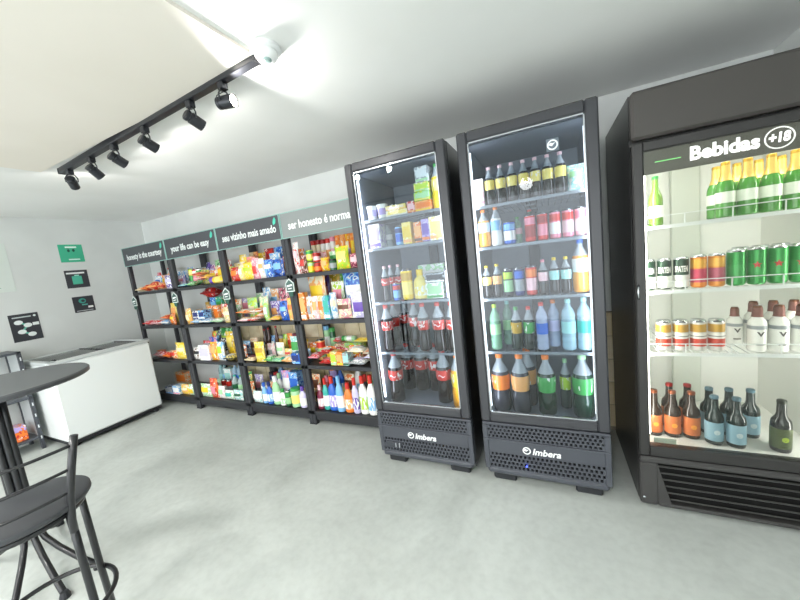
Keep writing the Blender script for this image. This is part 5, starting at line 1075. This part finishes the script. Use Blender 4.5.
    ('can', 0.8056, 2.046, 1.0922, 0.062, 0.168, 0.062, '3a9a4c', '45a556', None, 'green beer can in back row', 'on second shelf of beer cooler', None),
    ('can', 0.8733, 2.046, 1.0922, 0.062, 0.168, 0.062, '3a9a4c', '45a556', None, 'green beer can in back row', 'on second shelf of beer cooler', None),
    ('can', 0.9411, 2.046, 1.0922, 0.062, 0.168, 0.062, '3a9a4c', '45a556', None, 'green beer can in back row', 'on second shelf of beer cooler', None),
    ('can', 0.4866, 1.935, 0.7892, 0.06, 0.155, 0.06, 'd9d6d2', 'cf4a36', 'c99a3c', 'gold and red beer can', 'on third shelf of beer cooler', 'banner'),
    ('can', 0.5522, 1.935, 0.7892, 0.06, 0.155, 0.06, 'd9d6d2', 'cf4a36', 'c99a3c', 'gold and red beer can', 'on third shelf of beer cooler', 'banner'),
    ('can', 0.6178, 1.935, 0.7892, 0.06, 0.155, 0.06, 'd9d6d2', 'cf4a36', 'c99a3c', 'gold and red beer can', 'on third shelf of beer cooler', 'banner'),
    ('can', 0.6834, 1.935, 0.7892, 0.06, 0.155, 0.06, 'd9d6d2', 'cf4a36', 'c99a3c', 'gold and red beer can', 'on third shelf of beer cooler', 'banner'),
    ('ice', 0.7883, 2.044, 0.7892, 0.058, 0.18, 0.058, 'efefea', '6b3f26', '9aa0a4', 'smaller white bottle set back', 'on third shelf of beer cooler', None),
    ('ice', 0.8222, 1.937, 0.7892, 0.064, 0.205, 0.064, 'efefea', '6b3f26', '9aa0a4', 'white brown-foil bottle in front row', 'on third shelf of beer cooler', None),
    ('ice', 0.892, 1.937, 0.7892, 0.064, 0.205, 0.064, 'efefea', '6b3f26', '9aa0a4', 'white brown-foil bottle in front row', 'on third shelf of beer cooler', None),
    ('ice', 0.9618, 1.937, 0.7892, 0.064, 0.205, 0.064, 'efefea', '6b3f26', '9aa0a4', 'white brown-foil bottle in front row', 'on third shelf of beer cooler', None),
    ('ice', 0.8539, 2.046, 0.7892, 0.062, 0.205, 0.062, 'efefea', '6b3f26', '9aa0a4', 'white brown-foil bottle in back row', 'on third shelf of beer cooler', None),
    ('ice', 0.9216, 2.046, 0.7892, 0.062, 0.205, 0.062, 'efefea', '6b3f26', '9aa0a4', 'white brown-foil bottle in back row', 'on third shelf of beer cooler', None),
    ('ice', 0.9893, 2.046, 0.7892, 0.062, 0.205, 0.062, 'efefea', '6b3f26', '9aa0a4', 'white brown-foil bottle in back row', 'on third shelf of beer cooler', None),
    ('stub', 0.4536, 1.984, 0.3182, 0.07, 0.24, 0.07, '2d1c12', '8a4a2c', 'c8703f', 'brown orange-label bottle in front row', 'on floor of beer cooler', None),
    ('stub', 0.5298, 1.984, 0.3182, 0.07, 0.24, 0.07, '2d1c12', '8a4a2c', 'c8703f', 'brown orange-label bottle in front row', 'on floor of beer cooler', None),
    ('stub', 0.606, 1.984, 0.3182, 0.07, 0.24, 0.07, '2d1c12', '8a4a2c', 'c8703f', 'brown orange-label bottle in front row', 'on floor of beer cooler', None),
    ('stub', 0.544, 2.083, 0.3182, 0.07, 0.24, 0.07, '2d1c12', '9e2323', 'c8703f', 'brown orange-label bottle in back row', 'on floor of beer cooler', None),
    ('stub', 0.6201, 2.083, 0.3182, 0.07, 0.24, 0.07, '2d1c12', '9e2323', 'c8703f', 'brown orange-label bottle in back row', 'on floor of beer cooler', None),
    ('stub', 0.6822, 1.951, 0.3182, 0.07, 0.24, 0.07, '1b2a2a', '5a7886', '8fb3c4', 'dark blue-label bottle in front row', 'on floor of beer cooler', None),
    ('stub', 0.7584, 1.94, 0.3182, 0.07, 0.24, 0.07, '1b2a2a', '5a7886', '8fb3c4', 'dark blue-label bottle in front row', 'on floor of beer cooler', None),
    ('stub', 0.6964, 2.05, 0.3182, 0.07, 0.24, 0.07, '1b2a2a', '5a7886', '8fb3c4', 'dark blue-label bottle in back row', 'on floor of beer cooler', None),
    ('stub', 0.7725, 2.05, 0.3182, 0.07, 0.24, 0.07, '1b2a2a', '5a7886', '8fb3c4', 'dark blue-label bottle in back row', 'on floor of beer cooler', None),
    ('stub', 0.852, 2.05, 0.3182, 0.07, 0.24, 0.07, '1b2a2a', '5a7886', '8fb3c4', 'dark blue-label bottle in back row', 'on floor of beer cooler', None),
    ('stub', 0.91, 1.94, 0.3182, 0.07, 0.24, 0.07, '161c1a', '2a3026', '4e5a35', 'lone black bottle with green label', 'on floor of beer cooler', None),
    ('box', -4.585, 1.02, 0.1322, 0.17, 0.09, 0.13, 'ee7f2d', 'd0342a', 'f5b06a', 'orange carton', 'on the low grey shelf unit', None),
    ('flat', -4.575, 0.86, 0.1322, 0.15, 0.05, 0.1, '6d4fae', 'cfc9ea', 'ea8fa2', 'purple packet', 'on the low grey shelf unit', None),
    ('box', -4.57, 1.035, 0.2232, 0.14, 0.05, 0.1, 'b5a2dc', 'ee7f2d', '6d4fae', 'violet carton on the orange one', 'on the low grey shelf unit', None),
    ('pouch', -4.1682, 2.294, 1.3582, 0.13, 0.163, 0.06, 'f3f3ef', '7fb8e6', '2a63c4', 'white-blue pouch mid-shelf', 'on top shelf of freezer-side rack', None),
    ('pouch', -4.0275, 2.294, 1.3582, 0.13, 0.15, 0.06, 'ee7f2d', 'f3f3ef', 'f2cf2c', 'orange-white pouch mid-shelf', 'on top shelf of freezer-side rack', None),
    ('pouch', -3.8868, 2.294, 1.3582, 0.13, 0.156, 0.06, 'b5a2dc', 'f3f3ef', 'ea8fa2', 'lilac-white pouch mid-shelf', 'on top shelf of freezer-side rack', None),
    ('pouch', -3.7461, 2.294, 1.3582, 0.13, 0.131, 0.06, 'b5a2dc', 'f3f3ef', 'ea8fa2', 'lilac-white pouch mid-shelf', 'on top shelf of freezer-side rack', None),
    ('pouch', -4.1146, 2.414, 1.3582, 0.1194, 0.246, 0.06, 'd0342a', 'f3f3ef', 'f5b06a', 'red-white pouch at back', 'on top shelf of freezer-side rack', None),
    ('pouch', -3.9892, 2.414, 1.3582, 0.1194, 0.193, 0.06, '7fb8e6', 'f3f3ef', '22306e', 'light blue-white pouch at back', 'on top shelf of freezer-side rack', None),
    ('pouch', -3.8638, 2.414, 1.3582, 0.1194, 0.188, 0.06, 'f3f3ef', '7fb8e6', '2a63c4', 'white-blue pouch at back', 'on top shelf of freezer-side rack', None),
    ('pouch', -3.7384, 2.414, 1.3582, 0.1194, 0.216, 0.06, '7fb8e6', 'f3f3ef', '22306e', 'light blue-white pouch at back', 'on top shelf of freezer-side rack', None),
    ('pouch', -3.3252, 2.294, 1.3582, 0.1247, 0.156, 0.06, 'f7e27a', '3f9d4c', 'f3f3ef', 'pale yellow-green pouch mid-shelf', 'on top shelf of second rack from freezer', None),
    ('pouch', -3.1945, 2.294, 1.3582, 0.1247, 0.141, 0.06, 'ee7f2d', 'f3f3ef', 'f2cf2c', 'orange-white pouch mid-shelf', 'on top shelf of second rack from freezer', None),
    ('pouch', -3.0638, 2.294, 1.3582, 0.1247, 0.179, 0.06, 'ee7f2d', 'f3f3ef', 'f2cf2c', 'orange-white pouch mid-shelf', 'on top shelf of second rack from freezer', None),
    ('pouch', -2.9331, 2.294, 1.3582, 0.1247, 0.151, 0.06, 'f7e27a', '3f9d4c', 'f3f3ef', 'pale yellow-green pouch mid-shelf', 'on top shelf of second rack from freezer', None),
    ('pouch', -3.1221, 2.414, 1.3582, 0.13, 0.227, 0.06, 'd0342a', 'f3f3ef', 'f5b06a', 'red-white pouch at back', 'on top shelf of second rack from freezer', None),
    ('pouch', -2.9526, 2.414, 1.3582, 0.13, 0.185, 0.06, 'f2cf2c', 'f1e3c0', 'd0342a', 'yellow-cream pouch at back', 'on top shelf of second rack from freezer', None),
    ('pouch', -3.4279, 2.294, 0.9582, 0.13, 0.13, 0.06, 'b5a2dc', 'f3f3ef', 'ea8fa2', 'lilac-white pouch mid-shelf', 'on second shelf of second rack from freezer', None),
    ('pouch', -3.1162, 2.294, 0.9582, 0.13, 0.177, 0.06, 'd0342a', 'f3f3ef', 'f5b06a', 'red-white pouch mid-shelf', 'on second shelf of second rack from freezer', None),
    ('pouch', -2.9506, 2.294, 0.9582, 0.13, 0.156, 0.06, 'a6d8a2', 'f3f3ef', '3f9d4c', 'pale green-white pouch mid-shelf', 'on second shelf of second rack from freezer', None),
    ('pouch', -3.2014, 2.414, 0.9582, 0.1274, 0.23, 0.06, 'f1e3c0', 'ee7f2d', '6b3f26', 'cream-orange pouch at back', 'on second shelf of second rack from freezer', None),
    ('pouch', -3.0679, 2.414, 0.9582, 0.1274, 0.204, 0.06, 'f1e3c0', 'ee7f2d', '6b3f26', 'cream-orange pouch at back', 'on second shelf of second rack from freezer', None),
    ('pouch', -2.9345, 2.414, 0.9582, 0.1274, 0.208, 0.06, 'b5a2dc', 'f3f3ef', 'ea8fa2', 'lilac-white pouch at back', 'on second shelf of second rack from freezer', None),
    ('pouch', -2.9718, 2.294, 0.5582, 0.13, 0.135, 0.06, 'ee7f2d', 'f3f3ef', 'f2cf2c', 'orange-white pouch mid-shelf', 'on third shelf of second rack from freezer', None),
    ('pouch', -3.1626, 2.414, 0.5582, 0.1119, 0.132, 0.06, 'f2cf2c', 'f1e3c0', 'd0342a', 'yellow-cream pouch at back', 'on third shelf of second rack from freezer', None),
    ('pouch', -3.0447, 2.414, 0.5582, 0.1119, 0.142, 0.06, '7fb8e6', 'f3f3ef', '22306e', 'light blue-white pouch at back', 'on third shelf of second rack from freezer', None),
    ('pouch', -2.9268, 2.414, 0.5582, 0.1119, 0.176, 0.06, 'f1e3c0', 'ee7f2d', '6b3f26', 'cream-orange pouch at back', 'on third shelf of second rack from freezer', None),
    ('pouch', -3.4877, 2.294, 0.1312, 0.13, 0.153, 0.06, 'a6d8a2', 'f3f3ef', '3f9d4c', 'pale green-white pouch mid-shelf', 'on bottom shelf of second rack from freezer', None),
    ('pouch', -2.9568, 2.294, 0.1312, 0.13, 0.162, 0.06, 'f1e3c0', 'ee7f2d', '6b3f26', 'cream-orange pouch mid-shelf', 'on bottom shelf of second rack from freezer', None),
    ('pouch', -3.1143, 2.414, 0.1312, 0.13, 0.22, 0.06, 'f7e27a', '3f9d4c', 'f3f3ef', 'pale yellow-green pouch at back', 'on bottom shelf of second rack from freezer', None),
    ('pouch', -2.95, 2.414, 0.1312, 0.13, 0.191, 0.06, 'b5a2dc', 'f3f3ef', 'ea8fa2', 'lilac-white pouch at back', 'on bottom shelf of second rack from freezer', None),
    ('pouch', -2.4735, 2.294, 1.3582, 0.13, 0.168, 0.06, 'f3c6cc', 'd0342a', 'f3f3ef', 'pale pink-red pouch mid-shelf', 'on top shelf of third rack from freezer', None),
    ('pouch', -2.1549, 2.294, 1.3582, 0.13, 0.178, 0.06, 'd0342a', 'f3f3ef', 'f5b06a', 'red-white pouch mid-shelf', 'on top shelf of third rack from freezer', None),
    ('pouch', -2.2495, 2.414, 1.3582, 0.1204, 0.227, 0.06, 'b5a2dc', 'f3f3ef', 'ea8fa2', 'lilac-white pouch at back', 'on top shelf of third rack from freezer', None),
    ('pouch', -2.1231, 2.414, 1.3582, 0.1204, 0.229, 0.06, 'ee7f2d', 'f3f3ef', 'f2cf2c', 'orange-white pouch at back', 'on top shelf of third rack from freezer', None),
    ('pouch', -2.2775, 2.294, 0.9582, 0.13, 0.185, 0.06, 'f3c6cc', 'd0342a', 'f3f3ef', 'pale pink-red pouch mid-shelf', 'on second shelf of third rack from freezer', None),
    ('pouch', -2.1324, 2.294, 0.9582, 0.13, 0.161, 0.06, 'b5a2dc', 'f3f3ef', 'ea8fa2', 'lilac-white pouch mid-shelf', 'on second shelf of third rack from freezer', None),
    ('pouch', -2.2549, 2.414, 0.9582, 0.124, 0.223, 0.06, 'f3f3ef', '7fb8e6', '2a63c4', 'white-blue pouch at back', 'on second shelf of third rack from freezer', None),
    ('pouch', -2.1249, 2.414, 0.9582, 0.124, 0.194, 0.06, 'b5a2dc', 'f3f3ef', 'ea8fa2', 'lilac-white pouch at back', 'on second shelf of third rack from freezer', None),
    ('pouch', -2.337, 2.294, 0.5582, 0.088, 0.098, 0.06, 'f2cf2c', 'f1e3c0', 'd0342a', 'yellow-cream pouch mid-shelf', 'on third shelf of third rack from freezer', None),
    ('pouch', -2.1149, 2.294, 0.5582, 0.1041, 0.1, 0.06, '7fb8e6', 'f3f3ef', '22306e', 'light blue-white pouch mid-shelf', 'on third shelf of third rack from freezer', None),
    ('pouch', -2.2393, 2.414, 0.5582, 0.1136, 0.154, 0.06, 'f2cf2c', 'f1e3c0', 'd0342a', 'yellow-cream pouch at back', 'on third shelf of third rack from freezer', None),
    ('pouch', -2.1197, 2.414, 0.5582, 0.1136, 0.131, 0.06, 'ee7f2d', 'f3f3ef', 'f2cf2c', 'orange-white pouch at back', 'on third shelf of third rack from freezer', None),
    ('pouch', -2.6232, 2.294, 0.1312, 0.1164, 0.173, 0.06, 'f1e3c0', 'ee7f2d', '6b3f26', 'cream-orange pouch mid-shelf', 'on bottom shelf of third rack from freezer', None),
    ('pouch', -2.1521, 2.294, 0.1312, 0.13, 0.13, 0.06, 'f2cf2c', 'f1e3c0', 'd0342a', 'yellow-cream pouch mid-shelf', 'on bottom shelf of third rack from freezer', None),
    ('pouch', -2.4857, 2.414, 0.1312, 0.13, 0.234, 0.06, 'b5a2dc', 'f3f3ef', 'ea8fa2', 'lilac-white pouch at back', 'on bottom shelf of third rack from freezer', None),
    ('pouch', -2.1684, 2.414, 0.1312, 0.13, 0.23, 0.06, 'f1e3c0', 'ee7f2d', '6b3f26', 'cream-orange pouch at back', 'on bottom shelf of third rack from freezer', None),
    ('pouch', -1.7915, 2.294, 1.3582, 0.13, 0.16, 0.06, 'f3c6cc', 'd0342a', 'f3f3ef', 'pale pink-red pouch mid-shelf', 'on top shelf of cooler-side rack', None),
    ('pouch', -1.6338, 2.294, 1.3582, 0.13, 0.158, 0.06, 'a6d8a2', 'f3f3ef', '3f9d4c', 'pale green-white pouch mid-shelf', 'on top shelf of cooler-side rack', None),
    ('pouch', -1.3635, 2.294, 1.3582, 0.13, 0.146, 0.06, 'd0342a', 'f3f3ef', 'f5b06a', 'red-white pouch mid-shelf', 'on top shelf of cooler-side rack', None),
    ('pouch', -1.3094, 2.414, 1.3582, 0.1087, 0.181, 0.06, 'f2cf2c', 'f1e3c0', 'd0342a', 'yellow-cream pouch at back', 'on top shelf of cooler-side rack', None),
    ('pouch', -1.3233, 2.294, 0.9582, 0.13, 0.129, 0.06, 'f7e27a', '3f9d4c', 'f3f3ef', 'pale yellow-green pouch mid-shelf', 'on second shelf of cooler-side rack', None),
    ('pouch', -1.487, 2.414, 0.9582, 0.13, 0.251, 0.06, 'f3f3ef', '7fb8e6', '2a63c4', 'white-blue pouch at back', 'on second shelf of cooler-side rack', None),
    ('pouch', -1.3303, 2.414, 0.9582, 0.13, 0.222, 0.06, 'a6d8a2', 'f3f3ef', '3f9d4c', 'pale green-white pouch at back', 'on second shelf of cooler-side rack', None),
    ('pouch', -1.8261, 2.294, 0.5582, 0.1216, 0.126, 0.06, 'ee7f2d', 'f3f3ef', 'f2cf2c', 'orange-white pouch mid-shelf', 'on third shelf of cooler-side rack', None),
    ('pouch', -1.6985, 2.294, 0.5582, 0.1216, 0.11, 0.06, 'f3c6cc', 'd0342a', 'f3f3ef', 'pale pink-red pouch mid-shelf', 'on third shelf of cooler-side rack', None),
    ('pouch', -1.5709, 2.294, 0.5582, 0.1216, 0.136, 0.06, 'ee7f2d', 'f3f3ef', 'f2cf2c', 'orange-white pouch mid-shelf', 'on third shelf of cooler-side rack', None),
    ('pouch', -1.4434, 2.294, 0.5582, 0.1216, 0.112, 0.06, 'f1e3c0', 'ee7f2d', '6b3f26', 'cream-orange pouch mid-shelf', 'on third shelf of cooler-side rack', None),
    ('pouch', -1.3158, 2.294, 0.5582, 0.1216, 0.113, 0.06, 'f7e27a', '3f9d4c', 'f3f3ef', 'pale yellow-green pouch mid-shelf', 'on third shelf of cooler-side rack', None),
    ('pouch', -1.3582, 2.414, 0.5582, 0.13, 0.17, 0.06, 'b5a2dc', 'f3f3ef', 'ea8fa2', 'lilac-white pouch at back', 'on third shelf of cooler-side rack', None),
    ('pouch', -1.7454, 2.294, 0.1312, 0.1258, 0.164, 0.06, 'f2cf2c', 'f1e3c0', 'd0342a', 'yellow-cream pouch mid-shelf', 'on bottom shelf of cooler-side rack', None),
    ('pouch', -1.6136, 2.294, 0.1312, 0.1258, 0.144, 0.06, 'f7e27a', '3f9d4c', 'f3f3ef', 'pale yellow-green pouch mid-shelf', 'on bottom shelf of cooler-side rack', None),
    ('pouch', -1.3641, 2.294, 0.1312, 0.13, 0.183, 0.06, 'f3f3ef', '7fb8e6', '2a63c4', 'white-blue pouch mid-shelf', 'on bottom shelf of cooler-side rack', None),
    ('pouch', -1.7589, 2.414, 0.1312, 0.1162, 0.251, 0.06, 'f1e3c0', 'ee7f2d', '6b3f26', 'cream-orange pouch at back', 'on bottom shelf of cooler-side rack', None),
    ('pouch', -1.5555, 2.414, 0.1312, 0.1154, 0.197, 0.06, 'f7e27a', '3f9d4c', 'f3f3ef', 'pale yellow-green pouch at back', 'on bottom shelf of cooler-side rack', None),
    ('pouch', -1.4341, 2.414, 0.1312, 0.1154, 0.173, 0.06, 'f3c6cc', 'd0342a', 'f3f3ef', 'pale pink-red pouch at back', 'on bottom shelf of cooler-side rack', None),
    ('pouch', -1.3127, 2.414, 0.1312, 0.1154, 0.252, 0.06, 'f1e3c0', 'ee7f2d', '6b3f26', 'cream-orange pouch at back', 'on bottom shelf of cooler-side rack', None),
]
for it in ITEMS:
    *a, extra = it
    o = good(*a)
    w, h = a[4], a[5]
    if extra == 'spaten':
        obj('label', cut('can', .05, .42, .006), mat('eceee8', .3, .2), o, scale=(w, w, h)); word_on_can(o, 'SPATEN', w, h * .60, 'f4f4ee', .052); o.rotation_euler = (0, 0, -.22)
    elif extra == 'banner':
        obj('banner', cut('can', .40, .57, .012), mat('ece9e4', .3), o, scale=(w, w, h)); obj('script', cut('can', .46, .49, .016), mat('8d8a86', .3), o, scale=(w, w, h))
    elif extra == 'star': star_on_can(o, w, h * .52); o.rotation_euler = (0, 0, -.3)
    elif isinstance(extra, float): o.rotation_euler = (0, 0, extra)

# every label singles out one thing: look + place, and the rank among its look-alikes where needed
ORD = ['first', 'second', 'third', 'fourth', 'fifth', 'sixth', 'seventh', 'eighth', 'ninth', 'tenth']
by = {}
for o, d, p in GOODS: by.setdefault((d, p), []).append(o)
for (d, p), L in by.items():
    L.sort(key=lambda q: (round(q.location.x, 3), q.location.z, q.location.y)); n = len(L)
    for i, o in enumerate(L):
        if n == 1: s = ''
        elif i == 0: s = ', leftmost such'
        elif i == n - 1: s = ', rightmost such'
        else: s = ', %s from left' % ORD[i]
        o['label'] = d + ' ' + p + s
